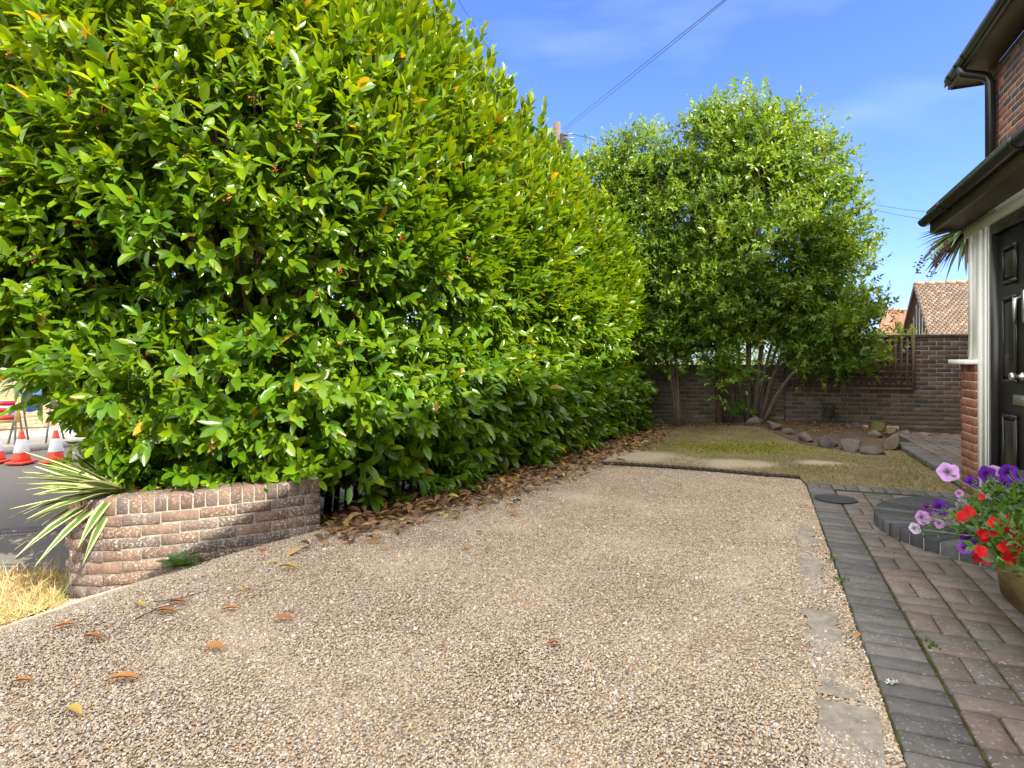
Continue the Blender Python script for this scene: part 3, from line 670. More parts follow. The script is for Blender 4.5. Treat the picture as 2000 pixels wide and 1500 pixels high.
mb.build('roof', ROOFT, hs_)
# upper eave: soffit, fascia, gutter, downpipe
mb = MB(); mb.hbox(4.0, 8.96, 2.19, 2.497, 4.625, 4.65); mb.hbox(8.702, 8.96, 2.5, 3.6, 4.625, 4.65); mb.build('upper_soffit', SOFFIT, hs_)
mb = MB(); mb.hbox(4.0, 8.97, 2.155, 2.188, 4.61, 4.76); mb.hbox(8.962, 8.985, 2.19, 3.6, 4.61, 4.76); mb.build('upper_fascia', BROWNW, hs_)
def gutter(name, a0, a1, b, z, r, par, joints):
    mb = MB(); n = 10; vs = []; fs = []
    for a in (a0, a1):
        for k in range(n+1):
            t = math.pi*k/n; vs.append(H(a, b+r*math.cos(t), z-r*math.sin(t)))
        for k in range(n+1):
            t = math.pi*k/n; vs.append(H(a, b+(r-.006)*math.cos(t), z-(r-.006)*math.sin(t)))
    m = 2*(n+1)
    for k in range(n):
        fs += [(k, k+1, m+k+1, m+k), (n+1+k, m+n+1+k, m+n+2+k, n+2+k)]
    fs += [(0, m, m+n+1, n+1), (n, 2*n+1, m+2*n+1, m+n)]
    mb.add(vs, fs)
    for a in (a0, a1-.006):
        e = [H(a+d, b+r*math.cos(math.pi*k/n), z-r*math.sin(math.pi*k/n)) for d in (0, .006) for k in range(n+1)]
        mb.add(e, [tuple(range(n+1)), tuple(range(2*n+1, n, -1))]+[(k, n+1+k, n+2+k, k+1) for k in range(n)])
    g = mb.build(name, BLACKP, par, True)
    for j in joints:
        mb = MB(); pts = [H(j+.0, b+(r+.004)*math.cos(math.pi*k/n), z-(r+.004)*math.sin(math.pi*k/n)) for k in range(n+1)]
        mb.tube(pts, .008, 4); mb.hbox(j-.03, j+.03, b-r-.004, b-r+.003, z-.03, z+.008); mb.build('joint_clip', BLACKP, g)
    return g
gutter('upper_gutter', 4.0, 8.88, 2.15, 4.70, .058, hs_, [8.2, 8.45, 8.75])
mb = MB(); mb.tube([H(8.42, 2.15, 4.65), H(8.42, 2.17, 4.57), H(8.42, 2.38, 4.50), H(8.42, 2.43, 4.42), H(8.42, 2.435, 2.58)], .052, 12); mb.build('downpipe', BLACKP, hs_, True)
# upper window (seen at the frame edge)
wn = MB(); wn.hbox(5.1, 6.5, 2.455, 2.498, 3.02, 3.10); wn.hbox(5.1, 6.5, 2.46, 2.498, 4.50, 4.58); wn.hbox(5.1, 5.18, 2.462, 2.497, 3.10, 4.50); wn.hbox(6.42, 6.5, 2.462, 2.497, 3.10, 4.50)
wn = wn.build('upper_window', WHITE, hs_); g = MB(); g.hbox(5.18, 6.42, 2.475, 2.49, 3.10, 4.50); g.build('pane', GLASSM, wn)
# porch roof
mb = MB(); mb.hbox(2.9, 6.42, 1.38, 2.45, 2.52, 2.56); mb.build('porch_roof', IRON, hs_)
mb = MB(); mb.hbox(2.9, 6.383, 1.44, 2.45, 2.375, 2.40); mb.build('porch_soffit', BROWNW, hs_)
mb = MB(); mb.hbox(2.9, 6.41, 1.406, 1.436, 2.36, 2.518); mb.hbox(6.385, 6.412, 1.438, 2.45, 2.36, 2.518); mb.build('porch_fascia', BROWNW, hs_)
gutter('porch_gutter', 2.85, 6.42, 1.365, 2.475, .052, hs_, [4.25, 5.75])
# porch frame
mb = MB()
mb.hbox(3.0, 6.34, 1.64, 1.74, 2.275, 2.372)                 # head
mb.hbox(5.80, 6.06, 1.66, 1.74, .0, 2.274)                   # corner post board
mb.hbox(5.80, 5.86, 1.645, 1.659, .0, 2.274); mb.hbox(5.93, 6.05, 1.65, 1.659, .0, 2.274)
mb.build('porch_post', WHITE, hs_)
mb = MB(); mb.hbox(6.062, 6.30, 1.67, 1.74, 1.215, 2.274); mb.hbox(6.07, 6.10, 1.655, 1.669, 1.215, 2.274); mb.hbox(6.20, 6.285, 1.658, 1.669, 1.215, 2.274); mb.hbox(6.22, 6.30, 1.742, 2.49, 1.215, 1.3); mb.hbox(6.22, 6.30, 1.742, 2.49, 2.19, 2.274)
wf = mb.build('porch_window', WHITE, hs_); g = MB(); g.hbox(6.25, 6.27, 1.742, 2.49, 1.3, 2.19); g.build('pane', GLASSM, wf)
mb = MB(); mb.brick(H(6.25, 1.69, 1.192), E1*.235, E2*.13, (0, 0, .02), .006); mb.build('window_sill', WHITE, hs_)
mb = MB(); mb.hbox(3.0, 4.6, 1.66, 1.74, 0, 2.274); mb.build('porch_panel', WHITE, hs_)
# door
fr = MB(); fr.hbox(5.725, 5.797, 1.665, 1.76, .12, 2.27); fr.hbox(4.605, 4.675, 1.665, 1.76, .12, 2.27); fr.hbox(4.678, 5.722, 1.665, 1.76, 2.19, 2.27); fr.hbox(4.678, 5.722, 1.665, 1.78, .12, .155)
fr.build('door_frame', DOORM, hs_)
dr = MB(); DA0, DA1 = 4.683, 5.717
dr.hbox(DA0, DA1, 1.70, 1.745, .16, 2.185); dr = dr.build('door', DOORM, hs_)
def panel(a0, a1, z0, z1, par):
    mb = MB()
    b0 = 1.698
    # raised moulding frame + fielded centre
    for (x0, x1, y0, y1) in ((a0, a1, z1-.022, z1), (a0, a1, z0, z0+.022), (a0, a0+.022, z0+.0225, z1-.0225), (a1-.022, a1, z0+.0225, z1-.0225)):
        mb.hbox(x0, x1, b0-.012, b0+.001, y0, y1)
    c = H((a0+a1)/2, b0-.003, (z0+z1)/2); mb.brick(c, E1*((a1-a0)/2-.045), E2*.007, (0, 0, (z1-z0)/2-.045), .005)
    mb.build('door_panel', DOORM, par)
for (a0, a1) in ((5.33, 5.60), (4.80, 5.07)):
    panel(a0, a1, 1.78, 2.06, dr); panel(a0, a1, 1.04, 1.68, dr); panel(a0, a1, .28, .80, dr)
mb = MB(); mb.hbox(5.02, 5.38, 1.685, 1.699, .885, .955); mb.hbox(5.05, 5.35, 1.679, 1.684, .90, .94); mb.build('letterplate', SILVER, dr)
mb = MB(); mb.tube([H(5.235, 1.69, 1.66), H(5.235, 1.655, 1.64), H(5.235, 1.65, 1.52), H(5.26, 1.66, 1.47), H(5.29, 1.665, 1.54), H(5.31, 1.67, 1.66)], .010, 8); mb.hbox(5.19, 5.23, 1.688, 1.6985, 1.47, 1.70); mb.build('door_knocker', SILVER, dr)
mb = MB(); mb.lathe(H(5.21, 1.69, 1.09), [(.03, 0), (.03, .01), (.014, .014), (.014, .04), (.026, .045), (.03, .065), (.02, .078), (.002, .08)], 16, axis=-E2); mb.build('door_knob', SILVER, dr, True)
# doorstep
st = empty('doorstep', H(4.95, 1.66), 'half-round step of dark blue bricks in front of the door', 'doorstep')
sc_a, sc_b, sr = 4.94, 1.655, .9
mb = MB(); K = 27
for k in range(K):
    t0 = math.pi*k/K; t1 = math.pi*(k+1)/K; tm = (t0+t1)/2; ro = sr; wdt = ro*(t1-t0)/2-.005
    def pt(r, t): return H(sc_a+r*math.cos(t), sc_b-r*math.sin(t))
    ri = .55
    g = .0045
    q = [pt(ro, t0+g), pt(ro, t1-g), pt(ri, t1-g*1.7), pt(ri, t0+g*1.7)]; c = bcol([(.06, .063, .068), (.05, .052, .057), (.075, .075, .08)], .2)
    cen = sum(q)/4; ins = [p+(cen-p)/np.linalg.norm(cen-p)*.003 for p in q]; zt = .100+random.uniform(-.001, .001)
    vs = [p+np.array([0, 0, .0]) for p in q]+[p+np.array([0, 0, zt-.003]) for p in q]+[p+np.array([0, 0, zt]) for p in ins]
    mb.add(vs, [(0, 4, 5, 1), (1, 5, 6, 2), (2, 6, 7, 3), (3, 7, 4, 0), (4, 8, 9, 5), (5, 9, 10, 6), (6, 10, 11, 7), (7, 11, 8, 4), (8, 11, 10, 9)], c)
mb.build('brick_rim', BLUEBR, st)
mb = MB(); vs = [H(sc_a+(sr-.003)*math.cos(math.pi*k/40), sc_b-(sr-.003)*math.sin(math.pi*k/40), z) for z in (0, .091) for k in range(41)]
mb.add(vs, [tuple(range(41, 82)), ]+[(k, k+1, 42+k, 41+k) for k in range(40)]); mb.build('mortar_bed', MORTARGW, st)
mb = MB(); rr = .53
for i in range(10):
    a = sc_a-.5+i*.105
    h = math.sqrt(max(rr**2-(a+.05-sc_a)**2, 0)); 
    b = 0
    while b < h-.05:
        l = min(.215, h-b); mb.brick(H(a+.05, sc_b-b-l/2, .089), E1*.048, E2*(l/2-.004), (0, 0, .01), .004, bcol(PALB)); b += .22
mb.build('tread', BLUEBR, st)

# ------------------------------------------------------------------ unseen house added out of frame to shade the far corner
nh = empty('added_shade_house', H(13, 8), 'unseen brick house added beyond the right edge to shade the back corner', 'house')
mb = MB(); mb.hbox(9.3, 16.5, 5.8, 11.2, -.1, 4.6, (.2, .08, .05)); mb.build('wall', BRICKHS, nh)
mb = MB()
for be in (5.5, 11.5):
    p = [H(9.0, be, 4.55), H(16.8, be, 4.55), H(16.8, 8.5, 8.7), H(9.0, 8.5, 8.7)]; mb.add(p+[q-np.array([0, 0, .12]) for q in p], [(0, 1, 2, 3), (7, 6, 5, 4), (0, 4, 5, 1), (1, 5, 6, 2), (2, 6, 7, 3), (3, 7, 4, 0)])
mb.add([H(9.3, 5.8, 4.6), H(9.3, 11.2, 4.6), H(9.3, 8.5, 8.5), H(16.5, 5.8, 4.6), H(16.5, 11.2, 4.6), H(16.5, 8.5, 8.5)], [(0, 1, 2), (5, 4, 3)])
mb.build('roof', ROOFT, nh)

# ------------------------------------------------------------------ far houses
def far_house():
    h = empty('timbered_house', (20, 30, 0), 'far house with steep brown tiled roof and black-and-white timbered gable above the wall', 'house')
    A = np.array([20.75, 30.0, 5.12]); gdv = np.array([-.272, -.962, 0]); rd = np.array([.962, -.272, 0]); w_ = 2.15; dz = 3.1
    fr = A+gdv*w_*1.12+np.array([0, 0, -dz*1.12]); bk = A-gdv*w_*1.12+np.array([0, 0, -dz*1.12]); Lr = 11
    mb = MB()
    # tiles, course by course
    rows = 34; sl = (fr-A)/rows; up = np.cross(rd, sl); up /= np.linalg.norm(up); 
    if up[2] < 0: up = -up
    r = random.Random(3)
    for i in range(rows):
        x = -.2-(i % 2)*.10
        while x < Lr:
            l = .20; p = A+sl*(i+.5)+rd*(x+l/2)+up*(.02+r.uniform(-.006, .01)); q = r.choice([(.165, .118, .085), (.14, .098, .075), (.19, .145, .105), (.125, .098, .082), (.165, .11, .078)]); k = r.uniform(.8, 1.15)
            mb.box(p, rd*(l/2-.012), sl*.53+up*-.012, up*.012, tuple(v*k for v in q)); x += l
    for s_, e in ((1, fr), (-1, bk)):
        p = [A-rd*.2, A+rd*Lr, e+rd*Lr, e-rd*.2]; mb.add(p, [(0, 1, 2, 3)], (.12, .07, .05))
    x = -.2
    while x < Lr: mb.tube([A+rd*x+np.array([0, 0, .02]), A+rd*(x+.42)+np.array([0, 0, .02])], .09, 8, (.35, .2, .13)); x += .45
    mb.build('roof', TILE, h)
    mb = MB(); e = A+gdv*w_+np.array([0, 0, -dz]); e2 = A-gdv*w_+np.array([0, 0, -dz]); off = rd*.1
    g0 = [A+off, e+off, e2+off]; mb.add(g0+[q+rd*.2 for q in g0], [(0, 1, 2), (5, 4, 3), (0, 3, 4, 1), (2, 5, 3, 0)])
    b0 = [e+off, e2+off, e2+off-np.array([0, 0, 2.2]), e+off-np.array([0, 0, 2.2])]; mb.add(b0+[q+rd*10 for q in b0], [(0, 1, 2, 3), (7, 6, 5, 4), (0, 4, 7, 3), (1, 5, 6, 2)])
    mb.build('gable', m_plain('gable_render', (.62, .66, .66), .8, .15, 3), h)
    mb = MB()
    for k in range(-5, 6):
        c = A+gdv*(k*.38)+rd*.06; hh = dz*(1-abs(k)*.38/w_)
        if hh > .3: mb.box(c+np.array([0, 0, -dz+hh/2]), gdv*.06, rd*.03, (0, 0, hh/2-.1))
    mb.box(A+rd*.06+np.array([0, 0, -dz]), gdv*w_, rd*.035, (0, 0, .09)); mb.build('timber', BROWNW, h)
    mb = MB()
    for e in (fr, bk):
        dv = (e-A)/2; mb.box(A+dv-rd*.22+np.array([0, 0, -.06]), dv, rd*.03, (0, 0, .13))
    mb.build('bargeboard', BROWNW, h)
far_house()
def far_roof():
    h = empty('pantiled_house', (26, 40, 0), 'farther house showing only its orange pantiled roof left of the timbered one', 'house')
    a = at(1722, 607, 38); b = at(1830, 607, 38); c = at(1830, 690, 36); d = at(1712, 690, 36); mb = MB(); n = 34
    for i in range(n):
        p = a+(b-a)*(i+.5)/n; q = d+(c-d)*(i+.5)/n; mb.tube([p, q], .062, 6, random.choice([(.21, .105, .065), (.18, .09, .055), (.23, .13, .08)]))
    mb.add([a, b, c, d], [(3, 2, 1, 0)], (.2, .09, .05)); r = b-a; mb.tube([a+np.array([0, 0, .04]), b+np.array([0, 0, .04])], .1, 8, (.36, .19, .12))
    for k in range(1, 11): pp_ = a+(d-a)*k/11; q_ = b+(c-b)*k/11; mb.tube([pp_+np.array([0, -.02, .03]), q_+np.array([0, -.02, .03])], .02, 4, (.3, .14, .08))
    mb.build('roof', TILE, h)
    mb = MB(); m = (c+d)/2; mb.box((m[0]+.3, m[1]+2, m[2]/2), (1.7, 0, 0), (0, 1.6, 0), (0, 0, m[2]/2)); mb.build('wall', BRICKHS, h)
far_roof()

# ------------------------------------------------------------------ laurel hedge
HP = smooth_path([(-6.2, 6.4), (-5.0, 5.5), (-4.1, 4.85), (-3.3, 4.5), (-2.4, 4.38), (-1.55, 4.62), (-.88, 5.4), (-.1, 6.62), (1.0, 8.58), (2.05, 10.45), (2.0, 11.2), (1.5, 11.7)], 3)
fH, tH, SH = arc(HP)
US = np.linspace(0, SH, 600); FP = np.array([fH(t) for t in US]); TG = np.array([tH(t) for t in US]); NM = np.stack([TG[:, 1], -TG[:, 0]], -1)
for _ in range(12): NM[1:-1] = (NM[:-2]+NM[1:-1]*2+NM[2:])/4
NM = unit(NM)
def hedge_H(x, y): return np.interp(y, [4.0, 5.6, 7.4, 9.0, 10.3, 11.2], [4.8, 4.6, 4.05, 3.84, 3.6, 3.1])
def hedge_off(f, k):
    return np.interp(f, [0, .08, .18, .25, .29, .34, .41, .55, .75, .88, 1.0], [.12, .20, .17, .05, -.10, .06, .24, .29, .23, .0, -.55])*(1+(k-1)*sstep((f-.29)/.12)*(f < .95))
def hedge_surface(n, back=False):
    i = rng.integers(0, 600, n); base = FP[i]; nm = NM[i]
    Hh = hedge_H(base[:, 0], base[:, 1]); f = rng.uniform(0, 1, n); fw = np.clip(f+.05*hashn(US[i]*1.1, US[i]*.3, 5)*(f < .6), 0, 1)
    k = np.interp(US[i]/SH, [0, .12, .3, .42, .55, .9, 1], [2.1, 2.1, 1.8, 1.4, .9, .8, 1.0])
    o = hedge_off(fw, k); e = .01; do = (hedge_off(fw+e, k)-hedge_off(fw-e, k))/(2*e*Hh)
    lump = .12*hashn(US[i]*1.3, f*Hh*1.5)+.08*hashn(US[i]*4, f*Hh*4, 2)
    if back: o = -1.75-.3*np.sin(f*3)*0-o*.3; nm2 = -nm
    P = np.empty((n, 3)); P[:, :2] = base+nm*(o+lump)[:, None]; P[:, 2] = f*Hh
    N = np.empty((n, 3)); s = -1.0 if back else 1.0
    N[:, :2] = nm*s; N[:, 2] = -do*s*(0 if back else 1); N = unit(N)
    return P, N, f, US[i]/SH
def keep_left(P, u):
    """the left end is cut away low down, over the road side of the planter"""
    x, y, z = P[:, 0], P[:, 1], P[:, 2]
    q = x/np.maximum(y, .1); lim = np.where(z < .42, -.65, np.where(z < 1.12, -.65-.20*(z-.42), -9))+.03*hashn(z*9, y*3)
    return q > lim
def hedge():
    root = empty('laurel_hedge', (0, 7, 0), 'tall glossy green cherry laurel hedge with red berries along the driveway', 'hedge')
    PS, NS, FS = [], [], []
    P, N, f, u = hedge_surface(5600); dep = np.minimum(rng.exponential(.07, len(P)), .3); P = P-N*dep[:, None]
    m = keep_left(P, u) & ~((f > .25) & (f < .37) & (rng.uniform(size=len(P)) < .12)); PS.append(P[m]); NS.append(N[m]); FS.append(f[m])
    P, N, f, u = hedge_surface(3600); dep = rng.uniform(.25, .95, len(P)); P = P-N*dep[:, None]; m = keep_left(P, u) & (P[:, 2] > .1); PS.append(P[m]); NS.append(N[m]); FS.append(f[m])
    P, N, f, u = hedge_surface(5200, True); m = keep_left(P, u); PS.append(P[m]); NS.append(N[m]); FS.append(f[m])
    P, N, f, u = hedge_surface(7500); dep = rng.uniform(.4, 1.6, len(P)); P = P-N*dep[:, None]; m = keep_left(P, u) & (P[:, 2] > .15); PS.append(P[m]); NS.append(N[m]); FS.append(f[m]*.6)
    n = 900; P = np.stack([rng.uniform(-5.2, -3.1, n), rng.uniform(3.9, 5.4, n), rng.uniform(1.12, 2.4, n)], -1); PS.append(P); NS.append(unit(np.array([.2, -1, 0.])+rng.normal(0, .5, (n, 3)))); FS.append(np.full(n, .4))
    # top
    n = 1700; i = rng.integers(0, 600, n); b = FP[i]; d = rng.uniform(-.1, 1.8, n); Hh = hedge_H(b[:, 0], b[:, 1]); P = np.empty((n, 3)); P[:, :2] = b-NM[i]*d[:, None]; P[:, 2] = Hh-.1-.12*(d-.8)**2+.12*hashn(US[i]*2, d*2)
    PS.append(P); NS.append(np.tile([0, 0, 1.], (n, 1))+NM3(i)*.3); FS.append(np.ones(n))
    # skirt over the planter, thick low leaves
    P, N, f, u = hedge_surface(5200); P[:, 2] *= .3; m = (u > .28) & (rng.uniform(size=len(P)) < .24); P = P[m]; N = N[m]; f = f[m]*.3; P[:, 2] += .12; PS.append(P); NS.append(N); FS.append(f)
    P = np.concatenate(PS); N = unit(np.concatenate(NS)); f = np.concatenate(FS); n = len(P)
    # keep clear of planter brickwork
    ok = ~((P[:, 2] < .42) & (P[:, 1] < 4.0+.35*(P[:, 0] > -1.5)) ); P, N, f = P[ok], N[ok], f[ok]; n = len(P)
    upk = np.interp(f, [0, .3, .4, 1], [.15, .1, .55, 1.0])
    S = unit(N*.9+np.stack([np.zeros(n), np.zeros(n), upk], -1)+rng.normal(0, .33, (n, 3)))
    dr = np.interp(f, [0, .35, .6, 1], [.35, .35, .12, 0])
    Ls = rng.uniform(.16, .30, n)
    up_ = (f > .42) & (P[:, 1] > 4.6); S[up_, 2] += .35; Ls[up_] *= 1.15
    i1 = np.where(~up_)[0]; i2 = np.where(up_)[0]
    q1 = shoots(P[i1], S[i1], 9, Ls[i1], .12, (.4, 1.2)); q2 = shoots(P[i2], S[i2], 10, Ls[i2], .12, (.2, .85))
    lp, ld, ln = [np.concatenate([q1[j], q2[j]]) for j in range(3)]; idx = np.concatenate([i1[q1[3]], i2[q2[3]]]); ld[:, 2] -= dr[idx]*rng.uniform(.2, 1.2, len(idx))
    LL = np.clip(rng.normal(.122, .026, len(lp)), .05, .175); 
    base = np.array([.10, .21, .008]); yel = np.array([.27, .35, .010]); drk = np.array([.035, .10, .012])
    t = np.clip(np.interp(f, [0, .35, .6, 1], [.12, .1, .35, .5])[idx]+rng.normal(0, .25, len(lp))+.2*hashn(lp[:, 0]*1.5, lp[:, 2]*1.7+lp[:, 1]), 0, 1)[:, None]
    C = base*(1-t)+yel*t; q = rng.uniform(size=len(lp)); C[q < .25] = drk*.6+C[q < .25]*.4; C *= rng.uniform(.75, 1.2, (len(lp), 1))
    yl = (q > .992); C[yl] = np.array([.45, .30, .04])*rng.uniform(.7, 1.1, (yl.sum(), 1)); lo = lp[:, 2] > .02+zg(lp[:, 0], lp[:, 1])
    yf = np.interp(lp[:, 0], PW[::-1][:, 0], PW[::-1][:, 1]) if False else np.interp(lp[:, 0], [-3.05, -2.86, -2.55, -2.15, -1.75, -1.38, -1.2], [4.0, 3.8, 3.78, 3.9, 4.08, 4.3, 4.8])
    lo &= ~((lp[:, 2] < .33) & (lp[:, 0] < -1.2) & (lp[:, 1] < yf+.22)) & ~((lp[:, 2] < .08) & (lp[:, 0] < -.9) & (lp[:, 1] < 4.9))
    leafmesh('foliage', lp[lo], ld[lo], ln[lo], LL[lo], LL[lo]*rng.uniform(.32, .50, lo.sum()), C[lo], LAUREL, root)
    print('hedge leaves', lo.sum())
    mb = MB()
    for k in range(n):
        if rng.uniform() < .30 or f[k] > .93: mb.tube([P[k]-S[k]*.12, P[k]+S[k]*Ls[k]], [.0035, .002], 3, (.15, .2, .05), cap=False)
    mb.build('twigs', attrmat('green_twig', .6, .3), root)
    mb = MB(); r = random.Random(5)
    for k in range(210):
        i = r.randrange(150, 570); b = FP[i]-NM[i]*r.uniform(.45, 1.1); z0 = float(zg(b[0], b[1]))
        i2 = min(max(i+r.randrange(-45, 46), 0), 599); kk = float(np.interp(US[i2]/SH, [0, .3, .42, .55], [2.8, 2.4, 1.7, .8])); fz = r.uniform(.28, .95); e = FP[i2]+NM[i2]*(float(hedge_off(np.array([fz]), kk)[0])-.25); zt = fz*hedge_H(*FP[i2])
        p0 = np.array([b[0], b[1], z0]); p3 = np.array([e[0], e[1], zt]); p1 = p0+np.array([r.uniform(-.15, .15), r.uniform(-.15, .15), zt*.35]); p2 = p0*.45+p3*.55+np.array([0, 0, .12*zt])
        pts = [((1-t)**3)*p0+3*t*(1-t)**2*p1+3*t*t*(1-t)*p2+t**3*p3 for t in np.linspace(0, 1, 9)]
        r0 = r.uniform(.012, .032); mb.tube(pts, [r0*(1-.8*t) for t in np.linspace(0, 1, 9)], 5, cap=False)
    mb.build('stems', BARKD, root, True)
    # berry clusters
    bl = [(70, 495, 3.2), (15, 460, 3.1), (310, 180, 3.3), (505, 205, 3.6), (605, 570, 3.5), (678, 512, 3.6), (268, 515, 3.3), (325, 545, 3.3), (140, 435, 3.2), (265, 370, 3.3), (220, 225, 3.2), (120, 180, 3.1), (520, 330, 3.6), (200, 460, 3.2), (905, 520, 5.0), (530, 270, 3.6), (385, 455, 3.3), (5, 340, 3.0), (25, 130, 3.0), (455, 360, 3.5), (160, 265, 3.1), (900, 330, 5.1), (790, 455, 4.6), (590, 250, 3.7)]
    ico = bmesh.new(); bmesh.ops.create_icosphere(ico, subdivisions=1, radius=1); IV = [np.array(v.co) for v in ico.verts]; IF = [tuple(v.index for v in fc.verts) for fc in ico.faces]; ico.free()
    for px, py, Yd in bl:
        # hang on the hedge face seen there
        dist = np.abs((lp[:, 0]/lp[:, 1])*FPX+1000-px)+np.abs(HOR-(lp[:, 2]-EYE)/lp[:, 1]*FPX-py); c = np.where(dist < 26)[0]
        p = lp[c[np.argmin(lp[c, 1])]] if len(c) else at(px, py, Yd)
        p = p+np.array([0, -.03, .02]); mb = MB(); ln_ = r.uniform(.06, .11); dv = np.array([r.uniform(-.4, .4), -.3, -1]); dv /= np.linalg.norm(dv)
        mb.tube([p, p+dv*ln_], .0015, 3, (.2, .25, .05), 1)
        for q in range(r.randint(7, 13)):
            c_ = p+dv*ln_*r.uniform(.25, 1)+np.array([r.uniform(-.015, .015), r.uniform(-.015, .015), r.uniform(-.008, .008)]); cc = r.choice([(.45, .02, .03), (.35, .01, .02), (.5, .06, .03), (.35, .3, .05), (.08, .005, .02)])
            mb.add([c_+v*.0062 for v in IV], IF, cc)
        mb.build('berry_cluster', [attrmat_cache('berry'), attrmat_cache('berry')], root, True)
_ac = {}
def attrmat_cache(n):
    if n not in _ac: _ac[n] = NT(n).fin_attr() if False else attrmat(n, .25, .1)
    return _ac[n]
def NM3(i): return np.column_stack([NM[i], np.zeros(len(i))])
hedge()

# ------------------------------------------------------------------ trees
def make_tree(name, label, base, stems, lobes, Y0, leafL, per, nspr, colA, colB, group, seed, depthk=1.0, barkm=BARK, stemr=.05):
    """lobes: (px, py, rx, ry, dY) seen-size ellipsoids at real distance Y0+dY"""
    r = random.Random(seed); root = empty(name, base, label, 'tree', group)
    Ls = []
    for (px, py, rx, ry, dy) in lobes:
        Y = Y0+dy; Ls.append((at(px, py, Y), rx/FPX*Y, ry/FPX*Y))
    wts = np.array([a*b*min(a, 1.2) for _, a, b in Ls])**.8; wts /= wts.sum()
    which = rng.choice(len(Ls), nspr, p=wts); C0 = np.array([Ls[i][0] for i in which]); RX = np.array([Ls[i][1] for i in which]); RZ_ = np.array([Ls[i][2] for i in which])
    d = randdir(nspr); rad = rng.uniform(.12, 1, nspr)**.42
    P = C0+d*rad[:, None]*np.stack([RX, np.minimum(RX, 1.15)*depthk, RZ_], -1)
    nc = max(20, nspr//34); cc_ = P[:nc]; jn = rng.integers(0, nc, nspr); near = rng.uniform(size=nspr) < .68
    P[near] = cc_[jn[near]]+np.clip(rng.normal(0, 1, (near.sum(), 3)), -1.8, 1.8)*np.array([.17, .17, .11])
    S = unit(d*.75+np.array([0, 0, .45])+rng.normal(0, .45, (nspr, 3)))
    Lsp = rng.uniform(.12, .32, nspr)
    lp, ld, ln, idx = shoots(P, S, per, Lsp, leafL, (.45, 1.15), .1)
    LL = rng.uniform(.7, 1.25, len(lp))*leafL; t = np.clip(.4+.35*hashn(lp[:, 0]*2, lp[:, 2]*2)+rng.normal(0, .25, len(lp)), 0, 1)[:, None]
    C = (np.array(colA)*(1-t)+np.array(colB)*t)*rng.uniform(.7, 1.2, (len(lp), 1)); q = rng.uniform(size=len(lp)) > .996; C[q] = (.5, .38, .05)
    leafmesh('crown', lp, ld, ln, LL, LL*.46, C, TREELEAF, root, T=T_SMALL, smooth=False)
    mb = MB(); ends = []
    base = np.array(base)
    for (bx, by, tip) in stems:
        p0 = base+np.array([bx, by, -.05]); p3 = np.array(tip); p1 = p0+np.array([(p3[0]-p0[0])*.15, (p3[1]-p0[1])*.15, (p3[2]-p0[2])*.4]); p2 = p0*.35+p3*.65+np.array([r.uniform(-.15, .15), r.uniform(-.1, .1), .1])
        pts = [((1-s)**3)*p0+3*s*(1-s)**2*p1+3*s*s*(1-s)*p2+s**3*p3+np.array([r.gauss(0, .012), r.gauss(0, .012), 0]) for s in np.linspace(0, 1, 12)]
        rr = stemr*r.uniform(.7, 1.15); mb.tube(pts, [rr*(1-.82*s)*(1.35 if s == 0 else 1) for s in np.linspace(0, 1, 12)], 8); ends.append(pts)
    mb.build('trunk', barkm, root, True)
    mb = MB(); allp = np.array([p for e in ends for p in e[3:]])
    for k in range(260):
        i = r.randrange(nspr); tgt = P[i]; dd = np.linalg.norm(allp-tgt, axis=1)+np.maximum(allp[:, 2]-tgt[2]+.1, 0)*2; s = allp[int(np.argmin(dd))]
        mid = (s+tgt)/2+np.array([r.uniform(-.1, .1), r.uniform(-.1, .1), r.uniform(-.12, .05)]); pts = [s, s*.55+mid*.45, mid, mid*.4+tgt*.6+np.array([0, 0, .03]), tgt]
        q = min(.014, .006+np.linalg.norm(tgt-s)*.006); mb.tube(pts, [q, q*.85, q*.65, q*.4, .002], 4, cap=False)
    for i in range(0, nspr, 3): mb.tube([P[i]-S[i]*.15, P[i]+S[i]*Lsp[i]*.9], [.003, .0015], 3, cap=False)
    mb.build('branches', barkm, root)
    return root
Bm = on(1462, 822, .16)
def tipm(px, py, Y): return tuple(at(px, py, Y))
stems = [(-.10, 0, tipm(1400, 260, 10.2)), (.0, .05, tipm(1470, 210, 10.4)), (.08, -.03, tipm(1545, 250, 10.2)), (.14, .02, tipm(1610, 340, 10.1)), (.2, 0, tipm(1660, 430, 9.9)), (-.2, .05, tipm(1340, 350, 10.5)), (-.05, -.08, tipm(1480, 330, 9.6)), (.24, -.05, tipm(1680, 600, 9.5)), (.18, .08, tipm(1590, 520, 10.6))]
main_lobes = [(1475, 480, 160, 165, 0), (1460, 310, 90, 90, 0), (1400, 320, 60, 90, .1), (1530, 335, 80, 85, 0), (1590, 430, 85, 100, -.1), (1630, 540, 75, 90, -.2), (1610, 620, 95, 65, -.3), (1650, 690, 62, 42, -.5), (1685, 700, 30, 25, -.6), (1340, 430, 75, 120, .1), (1390, 580, 95, 95, .1), (1490, 600, 110, 60, .2), (1310, 560, 60, 90, .2), (1430, 640, 100, 24, .3), (1360, 240, 16, 34, 0), (1405, 225, 22, 35, 0), (1465, 238, 38, 44, 0), (1515, 238, 28, 30, 0), (1580, 272, 26, 22, 0), (1630, 312, 36, 24, -.1), (1672, 405, 20, 16, -.1), (1655, 470, 35, 40, -.2), (1675, 610, 26, 50, -.4), (1420, 735, 26, 48, -.5), (1290, 680, 42, 45, .2), (1560, 655, 50, 22, .3), (1345, 655, 75, 34, .1), (1500, 650, 70, 24, -.1), (1610, 690, 60, 35, -.4), (1400, 700, 30, 30, -.1)]
